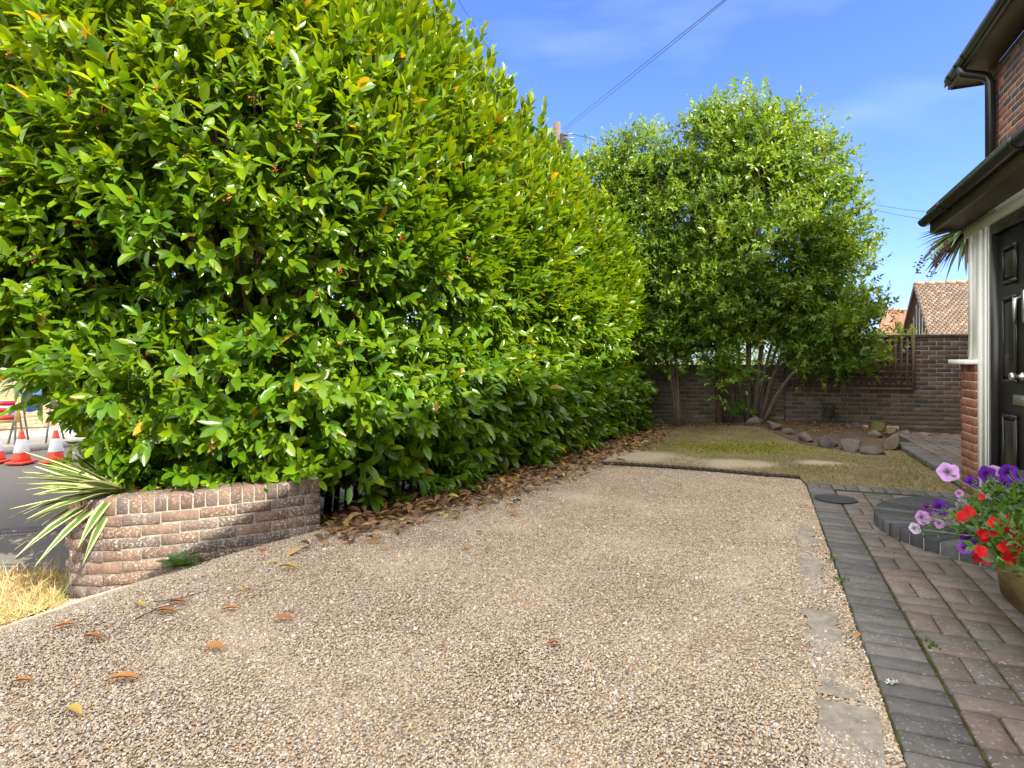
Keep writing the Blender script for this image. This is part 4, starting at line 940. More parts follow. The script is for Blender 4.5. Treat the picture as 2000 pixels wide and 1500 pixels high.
make_tree('multistem_tree', 'broad multi-stemmed small-leaved tree rising over the wall and trellis', Bm, stems, main_lobes, 10.2, .088, 10, 11500, (.085, .18, .02), (.25, .35, .03), 'trees in the back corner', 11, .9, stemr=.042)
Bl = on(1326, 838, .02)
left_lobes = [(1225, 360, 60, 90, 0), (1190, 300, 20, 45, 0), (1265, 300, 38, 50, 0), (1290, 360, 55, 80, 0), (1240, 480, 85, 100, 0), (1270, 590, 70, 80, .1), (1205, 420, 45, 80, .1), (1290, 660, 48, 55, -.2), (1235, 680, 45, 50, .1), (1150, 330, 22, 35, .3), (1215, 262, 12, 20, 0)]
make_tree('leaning_tree', 'slimmer small-leaved tree with one leaning trunk between hedge and big tree', Bl, [(0, 0, tipm(1240, 330, 10.5)), (.03, .0, tipm(1290, 330, 10.4)), (-.02, .03, tipm(1195, 330, 10.7))], left_lobes, 10.5, .08, 10, 5000, (.08, .17, .02), (.22, .32, .03), 'trees in the back corner', 12, .8, stemr=.027)
Bd = on(1405, 826, .10)
make_tree('dark_trunk_tree', 'tree with a straight dark trunk against the low wall, left of the multi-stemmed one', Bd, [(0, 0, tipm(1415, 430, 10.9)), (.02, .02, tipm(1370, 480, 11.0))], [(1390, 520, 75, 90, 0), (1420, 430, 60, 70, 0), (1350, 600, 60, 50, 0)], 10.9, .078, 10, 2400, (.08, .17, .02), (.22, .32, .03), 'trees in the back corner', 13, .8, BARKD, .07)
def small_bush(name, label, base, rx, rz, n, leafL, colA, colB, mat=TREELEAF, group=None, cat='shrub'):
    root = empty(name, base, label, cat, group); d = randdir(n); d[:, 2] = np.abs(d[:, 2])*1.0; base = np.array(base)
    P = base+np.array([0, 0, rz*.35])+d*(rng.uniform(.1, 1, n)**.5)[:, None]*np.array([rx, rx*.8, rz*.65]); S = unit(d+np.array([0, 0, .5])+rng.normal(0, .3, (n, 3)))
    lp, ld, ln, idx = shoots(P, S, 7, rng.uniform(.05, .14, n), leafL); t = rng.uniform(size=(len(lp), 1)); LL = leafL*rng.uniform(.7, 1.2, len(lp))
    leafmesh('foliage', lp, ld, ln, LL, LL*.45, np.array(colA)*(1-t)+np.array(colB)*t, mat, root, T=T_SMALL)
    mb = MB()
    for k in range(9): mb.tube([base+np.array([random.uniform(-.02, .02), 0, -.02]), P[k*max(1, n//12)]], [.008, .003], 5)
    mb.build('stems', BARK, root)
small_bush('seedling_shrub', 'small bright green leafy shrub at the foot of the multi-stemmed tree', on(1450, 832, .08), .17, .42, 70, .06, (.1, .22, .03), (.18, .32, .04))
small_bush('seedling_shrub', 'tiny pale green seedling right of the tree trunks against the wall', on(1492, 815, .12), .09, .3, 30, .05, (.1, .2, .03), (.16, .28, .04))
small_bush('ivy_tuft', 'dark little plant clinging low on the tall wall under the trellis', (5.45, 10.1, .1), .1, .3, 30, .05, (.03, .06, .02), (.05, .09, .03))
# bushes beyond the wall
for (px, Yd, h, rx, n, ca, cb, lab) in ((1765, 13, 1.95, .75, 500, (.16, .24, .02), (.26, .34, .04), 'bright yellow-green bush just over the wall under the far roofs'),
                                       (1470, 14, 1.95, 1.3, 500, (.1, .17, .03), (.18, .26, .05), 'light green bush beyond the low wall behind the tree stems'),
                                       (1330, 14.5, 2.1, 1.2, 500, (.06, .12, .02), (.12, .18, .03), 'mid green bush beyond the low wall near the hedge')):
    small_bush('garden_bush', lab, ((px-1000)/FPX*Yd, Yd, 0), rx, h, n, .09, ca, cb, group='bushes beyond the garden wall')
small_bush('roadside_bush', 'leafy green bush over the brick wall across the road', (-12.4, 14.2, 0.0), 2.4, 2.4, 900, .15, (.08, .15, .03), (.15, .22, .04))
small_bush('roadside_bush', 'second green bush across the road, farther along behind the hedge end', (-8.5, 17.5, 0.0), 2.6, 2.6, 700, .15, (.06, .12, .03), (.12, .18, .04))

# cordyline behind the house corner
cp = at(1862, 452, 12.0)
cy = empty('cabbage_palm', (cp[0]+.25, cp[1], 0), 'spiky cabbage palm head drooping from behind the house corner', 'palm')
mb = MB(); mb.tube([(cp[0]+.66, cp[1], -.1), (cp[0]+.62, cp[1], 2.2), (cp[0]+.50, cp[1], cp[2]-.3), (cp[0]+.28, cp[1], cp[2]-.02)], [.11, .09, .08, .07], 10); mb.build('trunk', BARK, cy, True)
n = 230; az = rng.uniform(0, 6.28, n); el = rng.uniform(-.9, .9, n); D = np.stack([np.cos(az)*np.cos(el), np.sin(az)*np.cos(el), np.sin(el)], -1)
V = []; C = []
P0 = np.array([cp[0]+.26, cp[1], cp[2]])+D*.05; Lf = rng.uniform(.6, .95, n)
tv = np.array([(0, .3, 0), (0, -.3, 0), (.33, .5, 0), (.33, -.5, 0), (.66, .38, 0), (.66, -.38, 0), (1, 0, 0)]); tf = [(0, 1, 3, 2), (2, 3, 5, 4), (4, 5, 6)]
C = np.where((el < -.7)[:, None], np.array([.14, .09, .05]), np.array([.10, .17, .04])*rng.uniform(.7, 1.5, (n, 1)))
leafmesh('fronds', P0, D, np.tile([0, 0, 1.], (n, 1))+randdir(n)*.6, Lf, .07, C, YUCCA, cy, T=(tv, tf), bend=Lf*rng.uniform(.15, .5, n))
mb = MB(); r = random.Random(2); q0 = np.array([cp[0]+.1, cp[1]-.1, cp[2]-.05]); tip = at(1808, 505, 11.9); 
for k in range(10):
    e = tip+np.array([r.uniform(-.22, .22), r.uniform(-.2, .2), r.uniform(-.38, .25)]); m = (q0+e)/2+np.array([0, 0, .12]); mb.tube([q0, m, e], [.008, .006, .003], 4, (.12, .08, .06))
    for j in range(16):
        c = m+(e-m)*r.uniform(.0, 1)+np.array([r.gauss(0, .03), r.gauss(0, .03), r.gauss(0, .03)]); mb.box(c, (.012, 0, 0), (0, .012, 0), (0, 0, .012), (.13, .085, .06))
mb.build('seed_head', attrmat('seed_brown', .9, .3), cy)

# ------------------------------------------------------------------ variegated yucca by the planter
yb = np.array([-2.66, 4.02, .28]); yu = empty('variegated_yucca', yb, 'spiky yucca with cream-striped sword leaves spilling over the planter end', 'yucca')
n = 66; az = rng.uniform(math.pi*.72, math.pi*1.6, n); el = rng.uniform(-.3, .6, n); D = np.stack([np.cos(az)*np.cos(el), np.sin(az)*np.cos(el), np.sin(el)], -1); Lf = rng.uniform(.36, .62, n)
# five-strip leaf: cream edges, green centre
seg = 7; ts = np.linspace(0, 1, seg); prof = np.interp(ts, [0, .2, .6, 1], [.55, .9, 1, .02]); V = []; CC = []; LO = []; SZ = []; b = 0
for i in range(n):
    d = D[i]; nn = np.array([0, 0, 1.])+rng.normal(0, .4, 3); nn -= d*np.dot(nn, d); nn /= np.linalg.norm(nn); s = np.cross(nn, d); wd = rng.uniform(.024, .034); bd = rng.uniform(.05, .34)*Lf[i]*(1.2 if el[i] < .25 else .5)
    cream = np.array([.62, .62, .30])*rng.uniform(.7, 1.05); gr = np.array([.07, .13, .03])*rng.uniform(.7, 1.3); p0 = yb+d*.03+np.array([0, 0, .03])
    for j, t in enumerate(ts):
        c = p0+d*Lf[i]*t-np.array([0, 0, 1])*bd*t*t
        for k, (q, col_, zz) in enumerate(((-1, cream, .15), (-.55, cream, .06), (-.5, gr, .05), (0, gr, 0), (.5, gr, .05), (.55, cream, .06), (1, cream, .15))):
            V.append(c+s*q*wd*prof[j]+nn*zz*wd); CC.append(col_)
    for j in range(seg-1):
        for k in range(6): LO += [b+j*7+k, b+(j+1)*7+k, b+(j+1)*7+k+1, b+j*7+k+1]; SZ.append(4)
    b += seg*7
mesh_np('leaves', V, LO, SZ, YUCCA, yu, np.array(CC), True)

# rosette weed
wb = np.array([-2.13, 3.76, 0]); wb[2] = zg(wb[0], wb[1]); wd_ = empty('rosette_weed', wb, 'dark green broad-leaved weed growing in the gravel at the planter foot', 'weed')
n = 13; az = np.arange(n)*2.4; el = np.interp(np.arange(n), [0, n], [.15, 1.1]); D = np.stack([np.cos(az)*np.cos(el), np.sin(az)*np.cos(el), np.sin(el)], -1); LL = np.interp(np.arange(n), [0, n], [.17, .10])
leafmesh('leaves', np.tile(wb+np.array([0, 0, .015]), (n, 1)), D, np.tile([0, 0, 1.], (n, 1)), LL, LL*.48, np.array([.06, .13, .045])*rng.uniform(.8, 1.2, (n, 1)), LAUREL, wd_)

# ------------------------------------------------------------------ leaf litter and single fallen leaves
def litter_pts(n):
    i = rng.integers(230, 585, n); b = FP[i]; o = .2-np.abs(rng.normal(0, .38, n))+rng.uniform(0, 1, n)**2.2*.85
    return b[:, 0]+NM[i][:, 0]*o, b[:, 1]+NM[i][:, 1]*o, o
X, Y, o_ = litter_pts(6800); ok = ~((Y < 4.55) & (X < -1.3)); X, Y, o_ = X[ok], Y[ok], o_[ok]
X2 = rng.uniform(-1.35, 0.1, 260); Y2 = 4.1+(X2+1.35)*1.35+rng.normal(.0, .22, 260); X3 = rng.uniform(2, 6.2, 3600); Y3 = 10.75-(X3-2.4)*.27-np.abs(rng.normal(0, .62, 3600))
ok2 = Y3 < 11.05-(X3-2.43)*.262; X = np.concatenate([X, X2, X3[ok2]]); Y = np.concatenate([Y, Y2, Y3[ok2]]); n = len(X)
PALL = np.array([(.27, .135, .06), (.20, .10, .05), (.34, .18, .08), (.14, .075, .04), (.40, .26, .12), (.23, .125, .07)])
C = PALL[rng.integers(0, 6, n)]*rng.uniform(.7, 1.2, (n, 1)); ye = rng.uniform(size=n) < .04; C[ye] = np.array([.55, .42, .09])
small = np.arange(n) >= n-ok2.sum(); LL = np.where(small, rng.uniform(.025, .05, n), rng.uniform(.065, .125, n))
az = rng.uniform(0, 6.28, n)
o = leafmesh('leaf_litter', np.stack([X, Y, zg(X, Y)+rng.uniform(.003, .035, n)], -1), np.stack([np.cos(az), np.sin(az), rng.normal(0, .22, n)], -1), np.tile([0, 0, 1.], (n, 1))*rng.choice([-1, 1, 1], (n, 1))+randdir(n)*.5, LL, LL*.36, C, DRYLEAF, T=T_CURL)
meta(o, 'brown drift of fallen laurel leaves under the hedge', 'leaf litter', kind='stuff')
# litter in planter
n = 160; t = rng.uniform(0, SP*.75, n); q = np.array([fP(v)+np.array([-tP(v)[1], tP(v)[0]])*-rng.uniform(.05, .5) for v in t]); az = rng.uniform(0, 6.28, n)
tp = yb
o = leafmesh('planter_litter', np.column_stack([q, np.full(n, .27)]), np.stack([np.cos(az), np.sin(az), rng.normal(0, .2, n)], -1), np.tile([0, 0, 1.], (n, 1))+randdir(n)*.3, .1, .036, PALL[rng.integers(0, 6, n)], DRYLEAF, T=T_CURL)
meta(o, 'dead brown leaves lying inside the brick planter', 'leaf litter', kind='stuff')
leafs = [(585, 1112, .12, 'y', 'yellow-orange fallen leaf on the gravel below the planter end'), (1095, 1256, .075, 'o', 'lone bright orange leaf on open gravel near the middle'), (575, 1208, .09, 'o', 'rusty fallen leaf on gravel front of the planter, right of the twig'), (690, 1105, .05, 'y', 'small pale leaf on gravel right of the planter'),
         (395, 1265, .10, 'o', 'long brown leaf on gravel, well in front of the planter and alone'), (475, 1155, .06, 'y', 'small yellowish leaf just right of the rosette weed'), (497, 1152, .05, 'o', 'small brown leaf paired with the yellowish one right of the rosette weed'), (430, 1192, .08, 'o', 'brown leaf on gravel straight below the rosette weed'), (300, 1195, .10, 'o', 'brown leaf lying over the darker crooked twig'), (262, 1180, .08, 'y', 'pale leaf close to the planter foot, left of the twigs'), (325, 1178, .09, 'o', 'brown leaf between the planter foot and the thin bare twig'), (160, 1245, .10, 'o', 'brown leaf on gravel in front of the dry verge, right one of two'), (95, 1230, .09, 'o', 'brown leaf on gravel in front of the dry verge, left one of two'), (205, 1330, .11, 'o', 'big curled brown leaf at lower left of the gravel'),
         (160, 1398, .09, 'y', 'pale tan leaf nearest the bottom left corner'), (1665, 1243, .06, 'o', 'orange leaf beside the paving kerb'), (1690, 1240, .05, 'y', 'pale leaf touching the paving kerb'), (870, 1000, .13, 'y', 'big pale yellow leaf at the outer edge of the leaf drift'), (990, 1003, .12, 'o', 'long orange leaf lying outside the drift, right of the yellow ones'), (920, 1070, .07, 'o', 'small rust leaf alone below the drift, left one of a pair'), (985, 985, .1, 'y', 'slim yellow leaf just above the long orange leaf'), (945, 1040, .07, 'o', 'small brown leaf between the drift and the lower pair'), (905, 1005, .08, 'o', 'brown leaf just right of the big pale yellow leaf'), (880, 1022, .06, 'y', 'small yellow leaf under the big pale yellow one'), (1140, 925, .1, 'o', 'brown leaf close to the left end of the rope edging'), (1210, 955, .07, 'o', 'brown leaf alone on the far gravel short of the lawn edging'), (1100, 945, .06, 'y', 'small yellow leaf a little below the left end of the rope edging'), (745, 1070, .07, 'o', 'orange leaf on gravel below the drift, right of the small pale leaf'), (960, 1075, .06, 'o', 'small rust leaf alone below the drift, right one of a pair'), (500, 1075, .08, 'o', 'brown leaf touching the foot of the planter near its right half'), (520, 1100, .06, 'y', 'small yellow leaf just below the planter foot near its right half'), (455, 1060, .05, 'o', 'tiny brown leaf against the planter bricks above the weed'), (1010, 1160, .04, 'o', 'tiny brown leaf in the middle of the open gravel, above the lone orange one'), (70, 1330, .08, 'o', 'brown leaf at the left edge of the gravel, below the verge'), (1320, 950, .07, 'o', 'brown leaf on far gravel just below the middle of the rope edging')]
for k, (px, py, L_, kc, lab) in enumerate(leafs):
    p = on(px, py, -.02)
    for _ in range(3): p = on(px, py, float(zg(p[0], p[1])))
    az = random.uniform(-.6, .6)+(math.pi if random.random() < .5 else 0); c = (.50, .33, .08) if kc == 'y' else random.choice([(.42, .17, .05), (.34, .13, .045), (.46, .2, .06)])
    o = leafmesh('fallen_leaf', [(0, 0, .002)], [(math.cos(az), math.sin(az), random.uniform(-.02, .06))], [(random.uniform(-.25, .25), random.uniform(-.25, .25), 1)], L_*(1.15 if px < 620 else .9), L_*.38, [c], DRYLEAF, T=T_CURL)
    o.location = p; meta(o, lab or ('yellowish fallen laurel leaf scattered on the gravel' if kc == 'y' else 'rust-brown fallen laurel leaf scattered on the gravel'), 'fallen leaf', 'loose fallen leaves on the gravel')
# twigs on gravel
for (pts, lab) in (([(300, 1178), (350, 1172), (408, 1156)], 'thin bare twig lying on gravel below the planter'), ([(265, 1212), (310, 1190), (345, 1182)], 'darker crooked twig on gravel left of the thin one')):
    w_ = [on(a, b, -.2) for a, b in pts]
    for _ in range(3): w_ = [on(a, b, float(zg(q[0], q[1]))) for (a, b), q in zip(pts, w_)]
    mb = MB(); mb.tube([q+np.array([0, 0, .008]) for q in w_], [.0035, .003, .0015], 5, (.2, .14, .1)); o = mb.build('fallen_twig', BARK); meta(o, lab, 'twig')

# white feather on the paving
fp = on(1742, 1337, ZP); n = 40
o = leafmesh('feather', np.tile([0, 0, .004], (n, 1))+np.stack([rng.uniform(-.02, .02, n), rng.uniform(-.006, .006, n), rng.uniform(0, .01, n)], -1), randdir(n)*np.array([1, .6, .3]), np.tile([0, 0, 1.], (n, 1)), .014, .005, np.full((n, 3), .75), GRASS, T=T_SMALL); o.location = fp; meta(o, 'fluffy white feather on the dark paving border', 'feather')
# weeds on paving edge
for (px, py, s, lab) in ((1628, 1095, .03, 'tiny green weed at the far part of the paving kerb'), (1645, 1135, .035, 'green weed tuft against the kerb, nearer than the tiny one'), (1815, 1262, .04, 'mossy green tuft between two pavers near the front')):
    b_ = on(px, py, .01); n = 40; ro = empty('weed_tuft', b_, lab, 'weed', 'weeds along the paving'); leafmesh('leaves', np.tile(b_, (n, 1))+np.stack([rng.normal(0, s*.5, n), rng.normal(0, s*.5, n), np.zeros(n)], -1), randdir(n)+np.array([0, 0, .8]), randdir(n), s*.7, s*.25, np.array([.08, .14, .03])*rng.uniform(.6, 1.4, (n, 1)), GRASS, ro, T=T_SMALL)

# ------------------------------------------------------------------ rockery
def rock(px, py, wpx, hpx, label, col=(.17, .15, .13), seed=0, z=.02):
    p = on(px, py, z); Y = p[1]; rx = wpx/2/FPX*Y*.92; rz = hpx/FPX*Y*.46; r = np.random.default_rng(seed)
    bm = bmesh.new(); bmesh.ops.create_icosphere(bm, subdivisions=3, radius=1); v = np.array([q.co for q in bm.verts])
    for _ in range(16):
        d = unit(r.normal(size=3)); lim = r.uniform(.42, .82); e = v@d-lim; v -= np.maximum(e, 0)[:, None]*d
    v /= np.abs(v).max(0); v += .05*hashn(v[:, 0]*7+seed, v[:, 1]*7+v[:, 2]*6)[:, None]*unit(v); v *= np.array([rx*1.1, rx*.85, rz*1.25])
    F = [tuple(q.index for q in f.verts) for f in bm.faces]; bm.free()
    o = mesh_np('rock', v, [i for f in F for i in f], [3]*len(F), ROCKM, None, np.tile(col, (len(v), 1)), False); o.location = (p[0], p[1]+rx*.3, float(zg(p[0], p[1]))+rz*.5); o.rotation_euler = (0, 0, r.uniform(0, 3))
    meta(o, label, 'rock', 'rockery stones edging the raised bed')
GR = (.155, .135, .115); BR = (.16, .12, .085)
rl = [(1478, 842, 50, 26, 'leftmost rockery stone, pale and broad, by the tree stems', GR), (1512, 848, 34, 24, 'second rockery stone from the left, next to the pale broad one', GR), (1543, 855, 34, 22, 'third rockery stone from the left, low and grey', GR), (1579, 865, 38, 26, 'angular rockery stone with a flat top, fourth from the left', GR), (1620, 873, 46, 32, 'tall pointed dark rockery stone, fifth from the left', (.12, .105, .1)),
      (1664, 880, 56, 30, 'large smooth grey rockery stone at the middle of the front row', (.12, .11, .10)), (1713, 886, 52, 22, 'long low grey rockery stone right of the large smooth one', (.11, .1, .09)), (1744, 876, 40, 40, 'brownish upright stone at the right corner of the rockery', BR),
      (1712, 858, 32, 24, 'small grey stone below the mossy boulder', GR), (1745, 848, 30, 18, 'flat brown stone just right of the mossy boulder', BR), (1770, 850, 34, 16, 'flat dark stone behind the brownish corner stone', GR), (1808, 858, 60, 18, 'wide flat grey slab-like stone along the wall foot', (.17, .14, .12)), (1843, 858, 30, 18, 'reddish brown stone at the right end by the path', (.2, .12, .08)), (1678, 842, 32, 16, 'small dark stone left of the mossy boulder', (.11, .1, .09))]
for i, q in enumerate(rl): rock(q[0], q[1], q[2], q[3], q[4], q[5], 40+i, .02 if q[1] > 850 else .04)
rock(1716, 840, 44, 30, 'round boulder covered in yellow-green moss at the wall foot', (.13, .125, .04), 99, .06)

# ------------------------------------------------------------------ flower trough
fb = H(3.15, 1.30, 0); ft = empty('flower_trough', fb, 'weathered wooden trough overflowing with purple, pink and red flowers by the door', 'flower trough')
mb = MB(); A0_, A1_, B0_, B1_ = 2.35, 3.70, 1.11, 1.48; z0 = ZP+.012; zt = .28; fl = .03
def trap(a0, a1, b0, b1, zlo, zhi, f):
    lo = [H(a0, b0, zlo), H(a1, b0, zlo), H(a1, b1, zlo), H(a0, b1, zlo)]; hi = [H(a0-f, b0-f, zhi), H(a1+f, b0-f, zhi), H(a1+f, b1+f, zhi), H(a0-f, b1+f, zhi)]; return lo, hi
lo, hi = trap(A0_, A1_, B0_, B1_, z0, zt, fl); li, hi2 = trap(A0_+.025, A1_-.025, B0_+.025, B1_-.025, z0+.03, zt, fl)
mb.add(lo+hi+li+hi2, [(3, 2, 1, 0), (0, 1, 5, 4), (1, 2, 6, 5), (2, 3, 7, 6), (3, 0, 4, 7), (4, 5, 13, 12), (5, 6, 14, 13), (6, 7, 15, 14), (7, 4, 12, 15), (12, 13, 9, 8), (13, 14, 10, 9), (14, 15, 11, 10), (15, 12, 8, 11), (8, 9, 10, 11)])
mb.build('trough', TROUGH, ft)
mb = MB(); mb.hbox(A0_, A1_, B0_, B1_, .20, .25); mb.build('compost', SOIL, ft)
# foliage of the trough
n = 1150; aa = rng.uniform(2.3, 3.8, n); tt = rng.uniform(0, 6.28, n); rr = rng.uniform(0, 1, n)**.5; bb = 1.26+.33*rr*np.cos(tt); zz = .30+.22*rr*np.abs(np.sin(tt))+rng.uniform(0, .06, n)
P = aa[:, None]*E1+bb[:, None]*E2; P[:, 2] = zz; S = unit(randdir(n)*.7+np.array([0, 0, .6])-E2*.25)
lp, ld, ln, idx = shoots(P, S, 6, rng.uniform(.03, .09, n), .05); q = lp[:, 2] > .16; lp, ld, ln = lp[q], ld[q], ln[q]; LL = rng.uniform(.03, .055, len(lp))
t = rng.uniform(size=(len(lp), 1)); leafmesh('foliage', lp, ld, ln, LL, LL*.5, np.array([.03, .085, .014])*(1-t)+np.array([.10, .2, .03])*t, TREELEAF, ft, T=T_SMALL)
# trailing stems to the left
PURP = (.13, .015, .36); LIL = (.62, .33, .72); DPU = (.11, .01, .16); REDC = (.75, .012, .015); DRED = (.4, .008, .012)
def petunia(c, nrm, rad, col, parent):
    nrm = np.array(nrm, float); nrm /= np.linalg.norm(nrm); u = np.cross(nrm, [0, 0, 1]); u /= np.linalg.norm(u); v = np.cross(nrm, u); K = 20; rings = []; cols = []
    for q, (rf, h) in enumerate(((.06, -.38), (.14, -.15), (.55, .03), (1.0, .0))):
        for k in range(K):
            t = 2*math.pi*k/K; w_ = 1+.09*math.cos(5*t)*(rf > .4)+random.uniform(-.03, .03)*(rf > .9); hh = h+.06*math.sin(5*t+1)*(rf > .9)
            rings.append(c+nrm*rad*hh+(u*math.cos(t)+v*math.sin(t))*rad*rf*w_); cc = np.array(col)*(.35 if q < 2 else (1 if q == 3 else .85))*(1.1-.15*(k % 4 == 0)); cols.append(cc)
    fs = [(i*K+k, i*K+(k+1) % K, (i+1)*K+(k+1) % K, (i+1)*K+k) for i in range(3) for k in range(K)]
    o = mesh_np('petunia_flower', rings, [x for f in fs for x in f], [4]*len(fs), FLOWER, parent, np.array(cols), True); return o
def busy(c, nrm, rad, col, parent):
    P = []; D = []; N = []; nrm = np.array(nrm, float); nrm /= np.linalg.norm(nrm); u = np.cross(nrm, [0, 0, 1]); u /= np.linalg.norm(u); v = np.cross(nrm, u)
    for k in range(5):
        t = 2*math.pi*k/5+random.uniform(-.2, .2); d = u*math.cos(t)+v*math.sin(t)+nrm*.15; P.append(c); D.append(d); N.append(nrm)
    return leafmesh('red_flower', P, D, N, rad, rad*1.0, np.tile(col, (5, 1))*rng.uniform(.45, 1.05, (5, 1)), FLOWER, parent, T=T_LAUREL)
def fpos(px, py): # points on a plane along the trough front
    k = (px-1000)/FPX
    return None
fl_list = [(1852, 922, 19, LIL, 3.45), (1898, 942, 12, PURP, 3.35), (1928, 927, 17, PURP, 3.3), (1943, 921, 12, LIL, 3.5), (1970, 923, 16, PURP, 3.3), (1992, 930, 15, PURP, 3.1), (1962, 945, 16, PURP, 3.25), (1975, 974, 18, PURP, 3.0), (1995, 990, 17, PURP, 2.9), (1880, 985, 14, LIL, 3.3), (1836, 991, 15, PURP, 3.3), (1812, 991, 10, DPU, 3.3), (1802, 1011, 14, LIL, 3.2), (1820, 1006, 11, LIL, 3.3), (1787, 1032, 11, (.7, .55, .85), 3.2), (1835, 1023, 9, LIL, 3.2), (1862, 1006, 11, LIL, 3.3), (1895, 1052, 18, PURP, 3.0), (1884, 1070, 12, (.3, .07, .55), 3.0), (1944, 1057, 11, PURP, 2.95), (1874, 964, 8, LIL, 3.3), (1845, 1005, 9, LIL, 3.3)]
FT = []
for (px, py, rp, c_, Yd) in fl_list:
    p = at(px, py, Yd); FT.append(p); petunia(p, (random.uniform(-.5, .2)-.2, -1, random.uniform(.0, .6)), rp/FPX*Yd, c_, ft)
for (px, py, rp, c_, Yd) in [(1892, 999, 13, REDC, 3.05), (1878, 1009, 11, REDC, 3.0), (1945, 1023, 15, REDC, 2.9), (1956, 1024, 10, REDC, 2.95), (1919, 1043, 12, REDC, 2.85), (1921, 1051, 10, DRED, 2.85), (1942, 1039, 10, REDC, 2.85), (1972, 1010, 8, REDC, 2.95), (1974, 1036, 13, REDC, 2.8), (1983, 1048, 12, REDC, 2.8), (1997, 1052, 14, REDC, 2.75), (1965, 1070, 16, REDC, 2.75), (1978, 1079, 12, REDC, 2.75), (1916, 1077, 13, REDC, 2.8), (1925, 1091, 13, REDC, 2.8), (1907, 1090, 10, DRED, 2.8), (1970, 1092, 14, REDC, 2.7), (1992, 1097, 15, REDC, 2.7), (1917, 970, 7, REDC, 3.1), (1995, 1075, 12, REDC, 2.7), (1990, 1025, 11, DRED, 2.8)]:
    busy(at(px, py, Yd-.22), (random.uniform(-.4, .1)-.1, -1, random.uniform(.2, .8)), rp/FPX*(Yd-.22), c_, ft)
mb = MB(); TLP = []; 
for p in FT:
    cpt = np.array(p); o0 = H(3.0+random.uniform(0, .5), 1.2, .32); m = (cpt+o0)/2+np.array([0, 0, .05]); mb.tube([o0, m, cpt+np.array([.01, .03, -.01])], [.003, .0025, .002], 4, (.12, .2, .05), cap=False)
    for s in np.linspace(.35, .95, 7):
        TLP.append((1-s)*m+s*cpt+rng.normal(0, .012, 3) if s > .5 else (1-s)*o0+s*m)
mb.build('stems', attrmat('flower_stem', .6, .2), ft)
n = len(TLP)*2; TP = np.array(TLP*2); leafmesh('trailing_leaves', TP, randdir(n)+np.array([-.2, -.2, .3]), randdir(n)+np.array([0, 0, 1.]), rng.uniform(.02, .04, n), .014, np.array([.1, .2, .03])*rng.uniform(.6, 1.4, (n, 1)), TREELEAF, ft, T=T_SMALL)

# ------------------------------------------------------------------ pole and wires
pY = 17.0; pt_ = at(1088, 240, pY); po = empty('telegraph_pole', (pt_[0], pt_[1], -.4), 'wooden telegraph pole with dark junction box showing over the hedge', 'telegraph pole')
mb = MB(); mb.tube([(pt_[0], pt_[1], -.4), (pt_[0], pt_[1], pt_[2])], [.14, .10], 12); mb.build('pole', BARK, po, True)
mb = MB(); b_ = at(1101, 280, pY-.25); mb.brick(b_, (.11, 0, 0), (0, .08, 0), (0, 0, .26), .01); mb.build('junction_box', IRON, po)
mb = MB()
for k in range(5): c = at(1100+(k % 2)*3, 262+k*8, pY-.36); mb.tube([c, c+np.array([.28, 0, .02])], .012, 5)
mb.build('bracket', STEEL, po)
def wire(p, q, sag, r_, label):
    pts = [np.array(p)*(1-t)+np.array(q)*t-np.array([0, 0, 4*sag*t*(1-t)]) for t in np.linspace(0, 1, 30)]; mb = MB(); mb.tube(pts, r_, 5, (.03, .03, .03)); o = mb.build('overhead_wire', IRON); meta(o, label, 'wire', 'overhead wires')
s0 = at(1099, 252, pY-.2)
wire(s0, at(1420, -5, 6.8)+0, .0, .0045, 'upper of the twin dark wires running from the pole to the top of the picture')
wire(s0+np.array([.03, 0, -.05]), at(1428, -8, 6.8), .03, .004, 'lower of the twin dark wires running from the pole to the top of the picture')
wire(at(890, -10, 14), at(975, 125, 20), .05, .006, 'short wire crossing the sky beside the hedge top')
wire(s0+np.array([.1, 0, -.1]), at(1205, 283, 16), .0, .008, 'thin faint wire leaving the pole toward the trees')
wire(at(1640, 385, 25), at(1860, 418, 22), .1, .008, 'upper faint pale wire between tree and house eave')
wire(at(1650, 395, 25), at(1860, 435, 22), .1, .008, 'lower faint pale wire between tree and house eave')

